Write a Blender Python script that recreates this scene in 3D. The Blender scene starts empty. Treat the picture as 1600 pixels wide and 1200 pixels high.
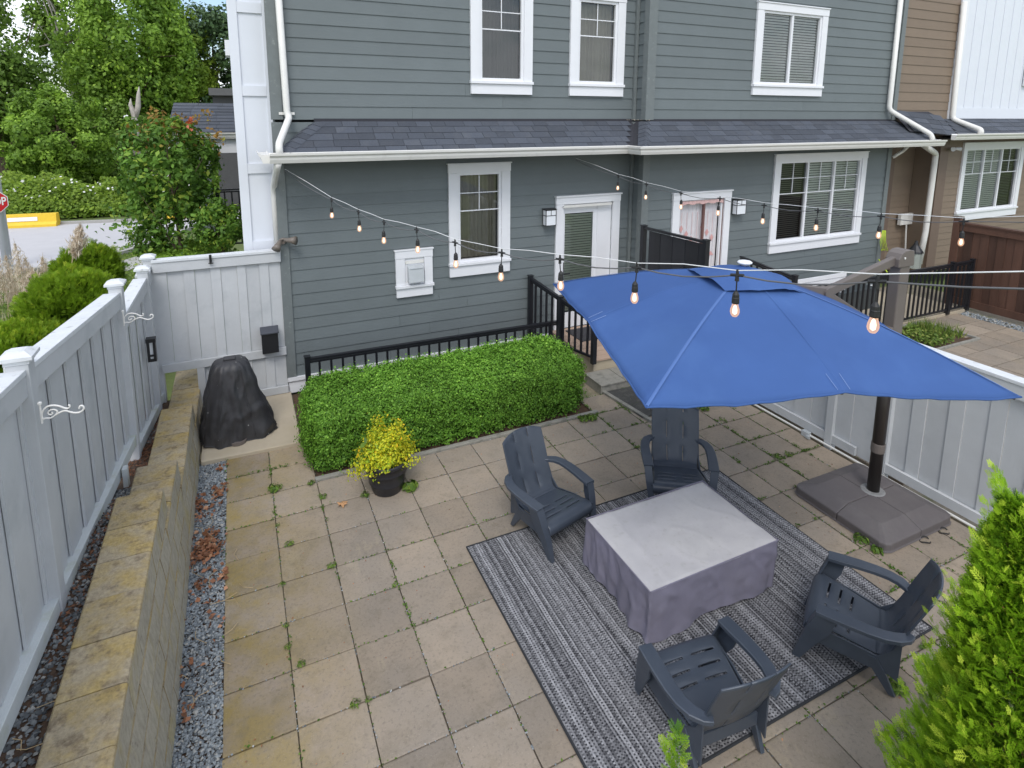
import bpy, math, random
import numpy as np
from mathutils import Vector, Matrix, Euler, noise as mn

random.seed(7)
RNG = np.random.default_rng(7)
SC = bpy.context.scene
COL = SC.collection
R_ = math.radians

# ------------------------------------------------------------------ camera
FPX, CX, CY = 926.88, 800.0, 334.63          # focal length and principal point on the 1600 x 1200 photograph
YAW, PITCH, ROLL = 0.4361, 0.1687, 0.0054
CAM = Vector((0.330975, -5.441925, 4.05855))
FWD = Vector((math.sin(YAW) * math.cos(PITCH), math.cos(YAW) * math.cos(PITCH), -math.sin(PITCH)))
_r = Vector((math.cos(YAW), -math.sin(YAW), 0)); _u = _r.cross(FWD)
RGT = math.cos(ROLL) * _r + math.sin(ROLL) * _u
UPV = -math.sin(ROLL) * _r + math.cos(ROLL) * _u
cd = bpy.data.cameras.new('camera'); cam = bpy.data.objects.new('camera', cd); COL.objects.link(cam)
cd.sensor_fit = 'HORIZONTAL'; cd.sensor_width = 36.0
cd.lens = 36.0 * FPX / 1600.0
cd.shift_x = 0.0; cd.shift_y = -(600.0 - CY) / 1600.0
cd.clip_start = 0.05; cd.clip_end = 600
cam.matrix_world = Matrix(((RGT.x, UPV.x, -FWD.x, CAM.x), (RGT.y, UPV.y, -FWD.y, CAM.y), (RGT.z, UPV.z, -FWD.z, CAM.z), (0, 0, 0, 1)))
SC.camera = cam

# ------------------------------------------------------------------ world and sun
W = bpy.data.worlds.new('World'); SC.world = W; W.use_nodes = True
nt = W.node_tree; nt.nodes.clear()
SUN_EL, SUN_AZ = 52.0, 205.0      # azimuth clockwise from +y
sky = nt.nodes.new('ShaderNodeTexSky'); sky.sky_type = 'NISHITA'; sky.sun_disc = False
sky.sun_elevation = R_(SUN_EL); sky.sun_rotation = R_(SUN_AZ)
tc = nt.nodes.new('ShaderNodeTexCoord')
mp = nt.nodes.new('ShaderNodeMapping'); mp.inputs['Scale'].default_value = (1, 1, 2.2)
nz = nt.nodes.new('ShaderNodeTexNoise'); nz.inputs['Scale'].default_value = 2.6; nz.inputs['Detail'].default_value = 7; nz.inputs['Roughness'].default_value = .6
rmp = nt.nodes.new('ShaderNodeValToRGB'); rmp.color_ramp.elements[0].position = .43; rmp.color_ramp.elements[1].position = .56
cl = nt.nodes.new('ShaderNodeMix'); cl.data_type = 'RGBA'
cl.inputs[7].default_value = (8.6, 9.0, 9.7, 1)
bg = nt.nodes.new('ShaderNodeBackground'); bg.inputs['Strength'].default_value = 0.132
wo = nt.nodes.new('ShaderNodeOutputWorld')
nt.links.new(tc.outputs['Generated'], mp.inputs[0]); nt.links.new(mp.outputs[0], nz.inputs['Vector'])
nt.links.new(nz.outputs['Fac'], rmp.inputs[0]); nt.links.new(rmp.outputs[0], cl.inputs[0])
nt.links.new(sky.outputs[0], cl.inputs[6]); nt.links.new(cl.outputs[2], bg.inputs[0]); nt.links.new(bg.outputs[0], wo.inputs[0])
sl = bpy.data.lights.new('sun', 'SUN'); sun = bpy.data.objects.new('sun', sl); COL.objects.link(sun)
sl.energy = 1.3; sl.angle = R_(24); sl.color = (1, .97, .92)
sd = Vector((math.sin(R_(SUN_AZ)) * math.cos(R_(SUN_EL)), math.cos(R_(SUN_AZ)) * math.cos(R_(SUN_EL)), math.sin(R_(SUN_EL))))
sun.rotation_euler = (-sd).to_track_quat('-Z', 'Y').to_euler()
vs = SC.view_settings; vs.view_transform = 'Standard'; vs.look = 'None'; vs.gamma = 1; vs.use_curve_mapping = False; vs.exposure = 0.48

# ------------------------------------------------------------------ measuring helpers (a photo point on a known plane)
def ray(px, py):
    return FWD + RGT * ((px - CX) / FPX) - UPV * ((py - CY) / FPX)
def on(px, py, ax, v):
    d = ray(px, py); t = (v - CAM[ax]) / d[ax]; return CAM + d * t
def gz(px, py, z=0.0): return on(px, py, 2, z)
def wy(px, py, y): return on(px, py, 1, y)
def wx(px, py, x): return on(px, py, 0, x)
def at_depth(px, py, t): return CAM + ray(px, py) * t

# ------------------------------------------------------------------ materials
MATS = {}
def nodes(name):
    m = bpy.data.materials.new(name); m.use_nodes = True; t = m.node_tree; t.nodes.clear()
    o = t.nodes.new('ShaderNodeOutputMaterial'); MATS[name] = m
    return m, t, o
def N(t, kind, **kw):
    n = t.nodes.new(kind)
    for k, v in kw.items():
        if hasattr(n, k): setattr(n, k, v)
        else: n.inputs[k.replace('_', ' ')].default_value = v
    return n
def noise(t, scale, detail=4, rough=.55, stretch=None, obj=False):
    g = t.nodes.new('ShaderNodeNewGeometry'); src = g.outputs['Position']
    if stretch:
        m = t.nodes.new('ShaderNodeMapping'); m.inputs['Scale'].default_value = stretch; t.links.new(src, m.inputs[0]); src = m.outputs[0]
    if obj:
        oi = t.nodes.new('ShaderNodeObjectInfo'); a = t.nodes.new('ShaderNodeVectorMath'); a.operation = 'MULTIPLY_ADD'
        c = t.nodes.new('ShaderNodeCombineXYZ'); t.links.new(oi.outputs['Random'], c.inputs[0]); t.links.new(oi.outputs['Random'], c.inputs[1])
        a.inputs[1].default_value = (17, 31, 0); t.links.new(c.outputs[0], a.inputs[0]); t.links.new(src, a.inputs[2]); src = a.outputs[0]
    n = t.nodes.new('ShaderNodeTexNoise'); n.inputs['Scale'].default_value = scale; n.inputs['Detail'].default_value = detail; n.inputs['Roughness'].default_value = rough
    t.links.new(src, n.inputs['Vector']); return n.outputs['Fac']
def ramp(t, fac, lo, hi, a=0.0, b=1.0):
    r = t.nodes.new('ShaderNodeMapRange'); r.inputs[1].default_value = lo; r.inputs[2].default_value = hi; r.inputs[3].default_value = a; r.inputs[4].default_value = b
    t.links.new(fac, r.inputs[0]); return r.outputs[0]
def mixc(t, fac, a, b):
    m = t.nodes.new('ShaderNodeMix'); m.data_type = 'RGBA'
    if isinstance(fac, float): m.inputs[0].default_value = fac
    else: t.links.new(fac, m.inputs[0])
    for i, v in ((6, a), (7, b)):
        if isinstance(v, tuple): m.inputs[i].default_value = (*v[:3], 1)
        else: t.links.new(v, m.inputs[i])
    return m.outputs[2]
def hsv(t, col, val):
    h = t.nodes.new('ShaderNodeHueSaturation')
    if isinstance(col, tuple): h.inputs['Color'].default_value = (*col, 1)
    else: t.links.new(col, h.inputs['Color'])
    t.links.new(val, h.inputs['Value']); return h.outputs[0]
def M(name, col, rough=.6, var=.12, nscale=6, rnd=0.0, bump=0.0, bscale=60, col2=None, sscale=2.0, s0=.5, s1=.65, samt=.6,
      metal=0.0, stretch=None, col3=None, s3scale=30, s30=.6, s31=.7, spec=.5, bstretch=None):
    m, t, o = nodes(name)
    b = t.nodes.new('ShaderNodeBsdfPrincipled'); t.links.new(b.outputs[0], o.inputs[0])
    b.inputs['Roughness'].default_value = rough; b.inputs['Metallic'].default_value = metal
    b.inputs['Specular IOR Level'].default_value = spec
    c = col
    if col2: c = mixc(t, ramp(t, noise(t, sscale, 5, .6, stretch, rnd > 0), s0, s1, 0, samt), c, col2)
    if col3: c = mixc(t, ramp(t, noise(t, s3scale, 4, .6), s30, s31, 0, .8), c, col3)
    v = ramp(t, noise(t, nscale, 6, .65, stretch), .25, .75, 1 - var, 1 + var)
    if rnd:
        oi = t.nodes.new('ShaderNodeObjectInfo'); rr = ramp(t, oi.outputs['Random'], 0, 1, 1 - rnd, 1 + rnd)
        mm = t.nodes.new('ShaderNodeMath'); mm.operation = 'MULTIPLY'; t.links.new(v, mm.inputs[0]); t.links.new(rr, mm.inputs[1]); v = mm.outputs[0]
    c = hsv(t, c, v); t.links.new(c, b.inputs['Base Color'])
    if bump:
        bn = t.nodes.new('ShaderNodeBump'); bn.inputs['Strength'].default_value = bump; bn.inputs['Distance'].default_value = .01
        t.links.new(noise(t, bscale, 6, .65, bstretch), bn.inputs['Height']); t.links.new(bn.outputs[0], b.inputs['Normal'])
    return m
def LEAF(name, c1, c2, c3=None, trans=.35, rough=.55):
    """leaf colour varies leaf by leaf through the mesh attribute 'r'"""
    m, t, o = nodes(name)
    a = t.nodes.new('ShaderNodeAttribute'); a.attribute_name = 'r'
    cr = t.nodes.new('ShaderNodeValToRGB'); e = cr.color_ramp.elements
    e[0].color = (*c1, 1); e[1].color = (*c2, 1)
    if c3: e[1].position = .8; x = e.new(1.0); x.color = (*c3, 1)
    t.links.new(a.outputs['Fac'], cr.inputs[0])
    v = ramp(t, noise(t, 1.2, 3), .3, .7, .82, 1.18); c = hsv(t, cr.outputs[0], v)
    b = t.nodes.new('ShaderNodeBsdfPrincipled'); b.inputs['Roughness'].default_value = rough; b.inputs['Specular IOR Level'].default_value = .3
    t.links.new(c, b.inputs['Base Color'])
    tr = t.nodes.new('ShaderNodeBsdfTranslucent'); t.links.new(c, tr.inputs[0])
    mx = t.nodes.new('ShaderNodeMixShader'); mx.inputs[0].default_value = trans
    t.links.new(b.outputs[0], mx.inputs[1]); t.links.new(tr.outputs[0], mx.inputs[2]); t.links.new(mx.outputs[0], o.inputs[0])
    return m

GREY_SIDING = M('grey_siding', (.133, .156, .162), .62, .06, 2.2, .045, .25, 90, stretch=None, bstretch=(.12, 1, 1.6))
GREY_TRIM = M('grey_corner_trim', (.150, .170, .172), .6, .08, 9, 0, .3, 60, bstretch=(1, 1, .15), col2=(.30, .33, .31), sscale=14, s0=.62, s1=.75)
BROWN_SIDING = M('brown_siding', (.200, .150, .108), .65, .05, 3, .04, .2, 90, bstretch=(.12, 1, 1.6))
BROWN_TRIM = M('brown_trim', (.15, .105, .08), .6, .06)
WHITE = M('white_trim_paint', (.74, .75, .78), .45, .025, 5, 0, 0)
WHITE_PANEL = M('white_panel_paint', (.68, .71, .77), .5, .02, 3)
METAL_WHITE = M('white_metal', (.72, .71, .68), .35, .04, 4, col2=(.45, .44, .40), sscale=9, s0=.58, s1=.8, samt=.4)
DARK_IN = M('dark_interior', (.035, .036, .038), .9, .1)
BLIND = M('blind_slats', (.80, .80, .76), .5, .04)
BLIND_TAN = M('tan_curtain', (.38, .34, .27), .8, .1)
SCREEN = M('window_screen', (.15, .145, .135), .8, .05)
SHINGLE = M('asphalt_shingle', (.062, .071, .090), .85, .25, 70, .20, .6, 220, col2=(.082, .088, .102), sscale=4, samt=.5)
SHDECK = M('roof_underlay', (.035, .036, .045), .9, .15, 30)
FENCE = M('grey_fence_paint', (.50, .515, .53), .55, .05, 4, .045, .15, 70, bstretch=(1, 1, .1), col2=(.33, .36, .38), sscale=2.5, s0=.55, s1=.75, samt=.5)
FENCE_TOP = M('weathered_fence_top', (.62, .64, .66), .6, .07, 8, .03, .3, 60, col2=(.33, .33, .32), sscale=11, s0=.58, s1=.72, samt=.75, col3=(.20, .20, .18), s3scale=45, s30=.72, s31=.82)
FENCE_LOW = M('mossy_fence_rail', (.55, .58, .58), .6, .05, 6, .03, .2, 60, col2=(.38, .40, .24), sscale=4, s0=.55, s1=.75, samt=.6)
BLACKMETAL = M('black_metal', (.012, .013, .017), .35, .1)
BLACKPANEL = M('black_panel', (.02, .021, .026), .5, .1, rnd=.15)
CEDAR = M('brown_stained_cedar', (.092, .045, .030), .6, .2, 5, .30, .3, 60, stretch=(1, 1, .2), bstretch=(1, 1, .1), col2=(.055, .028, .02), sscale=3, samt=.6)
BLOCK = M('mossy_retaining_block', (.37, .31, .215), .95, .28, 45, .09, 1.0, 75, col2=(.42, .30, .085), sscale=5.0, s0=.42, s1=.64, samt=.65, col3=(.16, .12, .08), s3scale=13, s30=.54, s31=.72, spec=.2)
BLOCKFACE = M('retaining_block_face', (.40, .365, .29), .95, .25, 30, .06, .8, 70, stretch=(1, 1, .5), col2=(.40, .33, .15), sscale=4, s0=.5, s1=.66, samt=.7, col3=(.13, .12, .10), s3scale=22, s30=.62, s31=.78)
SOIL = M('soil', (.075, .045, .028), .95, .35, 25, 0, 1.0, 60, col2=(.13, .07, .04), sscale=9)
CONC = M('concrete_pad', (.43, .37, .28), .85, .08, 5, 0, .2, 120, col2=(.33, .28, .19), sscale=2.5, s0=.48, s1=.7, samt=.6)
CONC_GREY = M('weathered_concrete', (.26, .25, .22), .9, .14, 14, .08, .4, 100, col2=(.14, .14, .12), sscale=8, samt=.6)
MUD = M('paver_bedding', (.27, .23, .17), .95, .25, 30, 0, .5, 120, col2=(.10, .13, .04), sscale=3, s0=.5, s1=.62, samt=.6)
ROAD = M('road_concrete', (.47, .46, .47), .9, .05, 2, 0, 0)
KERB = M('kerb_concrete', (.36, .35, .33), .85, .06)
GRASS = M('lawn_green', (.10, .15, .035), .95, .3, 18, 0, .5, 60, col2=(.14, .17, .05), sscale=1.5)
EARTH = M('earth', (.10, .13, .035), .95, .25, 6, 0, .6, 30, col2=(.13, .19, .035), sscale=.5)
BLUE = M('blue_canopy_fabric', (.045, .098, .262), .8, .07, 1.8, 0, .12, 500, col2=(.058, .122, .30), sscale=1.2, samt=.6, spec=.2)
MAST = M('taupe_powder_coat', (.135, .115, .105), .45, .05)
MAST_DARK = M('dark_bronze_pole', (.022, .017, .015), .4, .08)
RESIN = M('grey_resin_base', (.108, .096, .098), .6, .07, 12, 0, .15, 260, col2=(.135, .122, .12), sscale=2)
CHAIR = M('navy_grey_resin', (.048, .060, .082), .40, .07, 7, .0, .06, 240, col2=(.070, .084, .108), sscale=3, s0=.4, s1=.7, samt=.5)
COVER_SIDE = M('purple_grey_cloth', (.185, .175, .235), .85, .10, 3.5, 0, .2, 260, col2=(.15, .14, .165), sscale=2, s0=.45, s1=.7, samt=.6)
COVER_TOP = M('bleached_cloth_top', (.45, .44, .455), .85, .06, 5, 0, .2, 260, col2=(.52, .51, .51), sscale=3, s0=.4, s1=.65, samt=.6, col3=(.38, .37, .36), s3scale=18, s30=.58, s31=.8)
GRILL_COVER = M('black_grill_cover', (.030, .030, .034), .5, .3, 5, 0, .35, 60, col2=(.04, .038, .04), sscale=3.0, col3=(.6, .6, .6), s3scale=15, s30=.70, s31=.72)
POT = M('black_plastic_pot', (.02, .021, .026), .4, .15, 10)
GRAVEL = LEAF('gravel_stone', (.10, .115, .13), (.30, .33, .35), (.42, .40, .36), trans=0.0, rough=.8)
GRAVEL_DK = LEAF('gravel_dark', (.05, .055, .06), (.20, .21, .21), (.33, .32, .29), trans=0.0, rough=.8)
DEADLEAF = LEAF('dead_leaf', (.16, .07, .035), (.38, .17, .09), (.5, .28, .16), trans=.1)
HEDGE = LEAF('hedge_leaf', (0.063, 0.171, 0.018), (0.238, 0.477, 0.056), (0.431, 0.719, 0.101), trans=.30)
BARK = M('bark', (.12, .085, .06), .9, .3, 12, 0, .8, 40)
TWIG = M('twig_brown', (.07, .055, .03), .9, .3, 12)
FOLD = LEAF('forest_leaf', (0.062, 0.117, 0.02), (0.201, 0.331, 0.051), (0.33, 0.496, 0.083), trans=.4)
FOLB = LEAF('bright_leaf', (0.086, 0.172, 0.024), (0.262, 0.428, 0.055), (0.432, 0.634, 0.086), trans=.4)
FOLY = LEAF('yellow_green_leaf', (0.103, 0.184, 0.023), (0.287, 0.414, 0.046), (0.437, 0.552, 0.081), trans=.4)
FOLN = LEAF('conifer_needle', (0.029, 0.062, 0.023), (0.085, 0.15, 0.052), (0.13, 0.208, 0.078), trans=.2)
CHERRY = LEAF('street_tree_leaf', (0.055, 0.121, 0.022), (0.172, 0.33, 0.046), (0.37, 0.475, 0.066), trans=.35)
REDTIP = LEAF('orange_young_leaf', (.30, .17, .04), (.38, .22, .05), (.34, .34, .07), trans=.35)
THUJA = LEAF('cedar_spray', (0.083, 0.209, 0.013), (0.38, 0.621, 0.03), (0.704, 0.858, 0.088), trans=.35)
THUJA_D = LEAF('cedar_globe_leaf', (0.088, 0.187, 0.011), (0.276, 0.437, 0.023), (0.504, 0.6, 0.048), trans=.3)
GOLD = LEAF('golden_leaf', (.28, .42, .03), (.76, .68, .035), (.82, .52, .03), trans=.35)
WEED = LEAF('weed_leaf', (.06, .13, .02), (.17, .28, .04), (.26, .34, .06), trans=.3)
PLUME = LEAF('pampas_plume', (0.575, 0.46, 0.333), (0.806, 0.706, 0.582), (0.88, 0.814, 0.715), trans=.4)
BLADE = LEAF('grass_blade', (.09, .15, .03), (.20, .30, .05), (.34, .36, .09), trans=.35)
PETAL = M('white_petal', (.75, .75, .72), .6)
RED = M('sign_red', (.55, .015, .02), .35, .03)
SIGNWHITE = M('sign_white', (.8, .8, .8), .4, .02)
GALV = M('galvanised_steel', (.50, .53, .55), .45, .08, 4, metal=.2)
YELLOW = M('barrier_yellow', (.75, .50, .03), .6, .1, 5, col2=(.45, .33, .08), sscale=5, s0=.6, s1=.7, samt=.5)
SOCKET = M('black_rubber', (.015, .015, .015), .55, .1)
CORD = M('grey_cord', (.11, .11, .115), .5, .05)
WIRE = M('white_wire', (.75, .75, .75), .4, .05)
LAMPMETAL = M('lamp_black_metal', (.015, .015, .017), .4)
LAMPGLASS = M('frosted_lamp_glass', (.75, .78, .82), .3, .02)
BRONZE = M('grey_brown_metal', (.16, .135, .115), .45, .1)
YGHOSE = M('yellow_green_hose', (.45, .60, .03), .45, .05)
SNAG = M('bleached_wood', (.42, .38, .34), .9, .2, 8, 0, .8, 30)
RUGEDGE = M('rug_binding', (.025, .027, .032), .9, .1)
PINK = M('pink_valance', (.66, .44, .42), .8, .1, 20)
CURTAIN = M('sheer_white_curtain', (.62, .60, .62), .8, .06, 12)
REDPRINT = M('red_print', (.60, .33, .32), .8)

def make_glass():
    m, t, o = nodes('window_glass')
    lw = t.nodes.new('ShaderNodeFresnel'); lw.inputs[0].default_value = 1.52
    mul = ramp(t, lw.outputs[0], 0, 1, .045, 1.0)
    tr = t.nodes.new('ShaderNodeBsdfTransparent'); tr.inputs[0].default_value = (.80, .84, .83, 1)
    gl = t.nodes.new('ShaderNodeBsdfGlossy'); gl.inputs['Roughness'].default_value = .015
    mx = t.nodes.new('ShaderNodeMixShader'); t.links.new(mul, mx.inputs[0]); t.links.new(tr.outputs[0], mx.inputs[1]); t.links.new(gl.outputs[0], mx.inputs[2]); t.links.new(mx.outputs[0], o.inputs[0])
    return m
GLASS = make_glass()
def make_bulb():
    m, t, o = nodes('bulb_glass')
    lw = t.nodes.new('ShaderNodeLayerWeight'); lw.inputs[0].default_value = .35
    tr = t.nodes.new('ShaderNodeBsdfTransparent'); tr.inputs[0].default_value = (1, .90, .86, 1)
    e = t.nodes.new('ShaderNodeEmission'); e.inputs[0].default_value = (1, .62, .42, 1); e.inputs[1].default_value = .75
    mx = t.nodes.new('ShaderNodeMixShader'); t.links.new(ramp(t, lw.outputs['Facing'], 0, 1, .35, .8), mx.inputs[0])
    t.links.new(tr.outputs[0], mx.inputs[1]); t.links.new(e.outputs[0], mx.inputs[2]); t.links.new(mx.outputs[0], o.inputs[0])
    m2, t2, o2 = nodes('bulb_filament')
    e = t2.nodes.new('ShaderNodeEmission'); e.inputs[0].default_value = (1, .78, .56, 1); e.inputs[1].default_value = 2.6
    t2.links.new(e.outputs[0], o2.inputs[0])
    return m, m2
BULB, FILA = make_bulb()
def make_paver():
    m, t, o = nodes('concrete_paver')
    b = t.nodes.new('ShaderNodeBsdfPrincipled'); t.links.new(b.outputs[0], o.inputs[0]); b.inputs['Roughness'].default_value = .95; b.inputs['Specular IOR Level'].default_value = .12
    c = mixc(t, ramp(t, noise(t, 1.1, 4), .40, .62), (.318, .262, .205), (.268, .230, .190))
    # moss is thicker near the shaded gravel edge on the left, a stain with its own outline
    g = t.nodes.new('ShaderNodeNewGeometry'); s = t.nodes.new('ShaderNodeSeparateXYZ'); t.links.new(g.outputs['Position'], s.inputs[0])
    near = ramp(t, s.outputs[0], .1, 1.1, .95, 0)
    mo = t.nodes.new('ShaderNodeMath'); mo.operation = 'MULTIPLY'; t.links.new(near, mo.inputs[0]); t.links.new(ramp(t, noise(t, 2.2, 5, .65), .36, .6), mo.inputs[1])
    c = mixc(t, mo.outputs[0], c, (.29, .22, .09))
    c = mixc(t, ramp(t, noise(t, 3.0, 5, .7, obj=True), .55, .75, 0, .5), c, (.21, .175, .135))
    c = mixc(t, ramp(t, noise(t, 2.6, 6, .7, (1, .45, 1)), .60, .64, 0, .30), c, (.38, .32, .23))
    c = mixc(t, ramp(t, noise(t, 5.5, 6, .75, obj=True), .50, .72, 0, .5), c, (.17, .145, .105))
    c = mixc(t, ramp(t, noise(t, 40, 5, .7), .52, .72, 0, .55), c, (.13, .115, .095))
    c = mixc(t, ramp(t, noise(t, 95, 3, .7), .60, .75, 0, .4), c, (.52, .47, .40))
    oi = t.nodes.new('ShaderNodeObjectInfo')
    c = hsv(t, c, ramp(t, oi.outputs['Random'], 0, 1, .86, 1.12)); t.links.new(c, b.inputs['Base Color'])
    bn = t.nodes.new('ShaderNodeBump'); bn.inputs['Strength'].default_value = .35; bn.inputs['Distance'].default_value = .004
    t.links.new(noise(t, 90, 6, .7), bn.inputs['Height']); t.links.new(bn.outputs[0], b.inputs['Normal'])
    return m
PAVER = make_paver()
def make_rug():
    m, t, o = nodes('striped_woven_rug')
    b = t.nodes.new('ShaderNodeBsdfPrincipled'); t.links.new(b.outputs[0], o.inputs[0]); b.inputs['Roughness'].default_value = .95
    g = t.nodes.new('ShaderNodeNewGeometry'); s = t.nodes.new('ShaderNodeSeparateXYZ'); t.links.new(g.outputs['Position'], s.inputs[0])
    def mth(op, a, bb=None, cc=None):
        n = t.nodes.new('ShaderNodeMath'); n.operation = op
        for i, v in enumerate((a, bb, cc)):
            if v is None: continue
            if isinstance(v, (int, float)): n.inputs[i].default_value = v
            else: t.links.new(v, n.inputs[i])
        return n.outputs[0]
    wob = mth('MULTIPLY', mth('SUBTRACT', noise(t, 4, 2), .5), .018)
    u = mth('ADD', s.outputs[0], wob)
    k = mth('FLOOR', mth('MULTIPLY', u, 1 / .0125))
    wn = t.nodes.new('ShaderNodeTexWhiteNoise'); wn.noise_dimensions = '1D'; t.links.new(k, wn.inputs['W'])
    val = wn.outputs['Value']
    kj = mth('FLOOR', mth('MULTIPLY', mth('ADD', s.outputs[1], mth('MULTIPLY', val, .02)), 1 / .011))
    cv = t.nodes.new('ShaderNodeCombineXYZ'); t.links.new(k, cv.inputs[0]); t.links.new(kj, cv.inputs[1])
    w2 = t.nodes.new('ShaderNodeTexWhiteNoise'); w2.noise_dimensions = '3D'; t.links.new(cv.outputs[0], w2.inputs['Vector'])
    alt = mth('PINGPONG', kj, 1.0)
    dash = mth('ADD', mth('MULTIPLY', alt, .7), mth('MULTIPLY', w2.outputs['Value'], .45))
    odd = mth('PINGPONG', k, 1.0)
    lt = mth('ADD', mth('MULTIPLY', val, .50), mth('MULTIPLY', w2.outputs['Value'], .34))
    dk = mth('MULTIPLY', mth('MULTIPLY', dash, .62), mth('ADD', .35, mth('MULTIPLY', val, .9)))
    lev = mth('ADD', mth('MULTIPLY', odd, dk), mth('MULTIPLY', mth('SUBTRACT', 1.0, odd), lt))
    ncol = mixc(t, ramp(t, lev, 0.05, .9), (.015, .015, .020), (.40, .40, .42))
    t.links.new(ncol, b.inputs['Base Color'])
    bn = t.nodes.new('ShaderNodeBump'); bn.inputs['Strength'].default_value = .5; bn.inputs['Distance'].default_value = .004
    t.links.new(lev, bn.inputs['Height']); t.links.new(bn.outputs[0], b.inputs['Normal'])
    return m
RUG = make_rug()

# ------------------------------------------------------------------ object helpers
WL = {}
def wloc(o): return WL.get(o.name, Vector((0, 0, 0))) if o else Vector((0, 0, 0))
def link(o, parent=None, world=Vector((0, 0, 0))):
    COL.objects.link(o)
    if parent: o.parent = parent
    o.location = Vector(world) - wloc(parent); WL[o.name] = Vector(world); return o
def tag(o, label=None, cat=None, group=None, kind=None):
    if label: o['label'] = label
    if cat: o['category'] = cat
    if group: o['group'] = group
    if kind: o['kind'] = kind
    return o
def thing(name, loc, label, cat, group=None):
    o = bpy.data.objects.new(name, None); o.empty_display_size = .1; link(o, None, Vector(loc)); return tag(o, label, cat, group)

class MB:
    def __init__(s): s.v = []; s.f = []; s.mi = []
    def add(s, vs, fs, mi=0):
        n = len(s.v); s.v += [tuple(v) for v in vs]; s.f += [tuple(i + n for i in f) for f in fs]; s.mi += [mi] * len(fs); return s
    def hexa(s, p, mi=0):   # p: bottom 4 ccw, top 4 ccw
        return s.add(p, [(3, 2, 1, 0), (4, 5, 6, 7), (0, 1, 5, 4), (1, 2, 6, 5), (2, 3, 7, 6), (3, 0, 4, 7)], mi)
    def box(s, x0, x1, y0, y1, z0, z1, mi=0):
        if x0 > x1: x0, x1 = x1, x0
        if y0 > y1: y0, y1 = y1, y0
        if z0 > z1: z0, z1 = z1, z0
        return s.hexa([(x0, y0, z0), (x1, y0, z0), (x1, y1, z0), (x0, y1, z0), (x0, y0, z1), (x1, y0, z1), (x1, y1, z1), (x0, y1, z1)], mi)
    def bar(s, a, b, w, h, up=Vector((0, 0, 1)), mi=0):     # box section bar from a to b, w across, h along up
        a = Vector(a); b = Vector(b); d = (b - a).normalized(); sd_ = d.cross(up).normalized() * (w / 2); u_ = sd_.cross(d).normalized() * (h / 2)
        return s.hexa([a - sd_ - u_, a + sd_ - u_, a + sd_ + u_, a - sd_ + u_, b - sd_ - u_, b + sd_ - u_, b + sd_ + u_, b - sd_ + u_], mi)
    def tube(s, path, r, seg=8, mi=0, cap=True, flat=None):
        path = [Vector(p) for p in path]; n = len(path); rs = r if isinstance(r, (list, tuple)) else [r] * n
        d0 = (path[1] - path[0]).normalized(); ref = Vector((0, 0, 1)) if abs(d0.z) < .9 else Vector((1, 0, 0))
        u_ = d0.cross(ref).normalized(); vs = []
        for i, p in enumerate(path):
            d = (path[min(i + 1, n - 1)] - path[max(i - 1, 0)]).normalized()
            u_ = (u_ - d * u_.dot(d)).normalized(); w_ = d.cross(u_)
            for k in range(seg):
                a = 2 * math.pi * k / seg; vs.append(p + (u_ * math.cos(a) + w_ * math.sin(a)) * rs[i])
        fs = []
        for i in range(n - 1):
            for k in range(seg):
                k2 = (k + 1) % seg; fs.append((i * seg + k, i * seg + k2, (i + 1) * seg + k2, (i + 1) * seg + k))
        if cap: fs.append(tuple(reversed(range(seg)))); fs.append(tuple((n - 1) * seg + k for k in range(seg)))
        return s.add(vs, fs, mi)
    def lathe(s, prof, c=(0, 0, 0), seg=20, mi=0):
        vs = []; c = Vector(c)
        for r, z in prof:
            for k in range(seg): a = 2 * math.pi * k / seg; vs.append((c.x + r * math.cos(a), c.y + r * math.sin(a), c.z + z))
        fs = []
        for i in range(len(prof) - 1):
            for k in range(seg): k2 = (k + 1) % seg; fs.append((i * seg + k, i * seg + k2, (i + 1) * seg + k2, (i + 1) * seg + k))
        fs.append(tuple(reversed(range(seg)))); fs.append(tuple((len(prof) - 1) * seg + k for k in range(seg)))
        return s.add(vs, fs, mi)
    def build(s, name, mats, parent=None, smooth=False, bevel=0.0, origin=None):
        vs = [Vector(v) for v in s.v]
        if origin is None:
            lo = Vector([min(v[i] for v in vs) for i in range(3)]); hi = Vector([max(v[i] for v in vs) for i in range(3)])
            origin = Vector(((lo.x + hi.x) / 2, (lo.y + hi.y) / 2, lo.z))
        me = bpy.data.meshes.new(name); me.from_pydata([v - origin for v in vs], [], s.f)
        for m in (mats if isinstance(mats, (list, tuple)) else [mats]): me.materials.append(m)
        if any(s.mi): me.polygons.foreach_set('material_index', s.mi)
        if smooth: me.polygons.foreach_set('use_smooth', [True] * len(me.polygons))
        me.update()
        o = bpy.data.objects.new(name, me); link(o, parent, origin)
        if bevel:
            b = o.modifiers.new('bevel', 'BEVEL'); b.width = bevel; b.segments = 2; b.limit_method = 'ANGLE'; b.angle_limit = R_(40)
        return o

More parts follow.
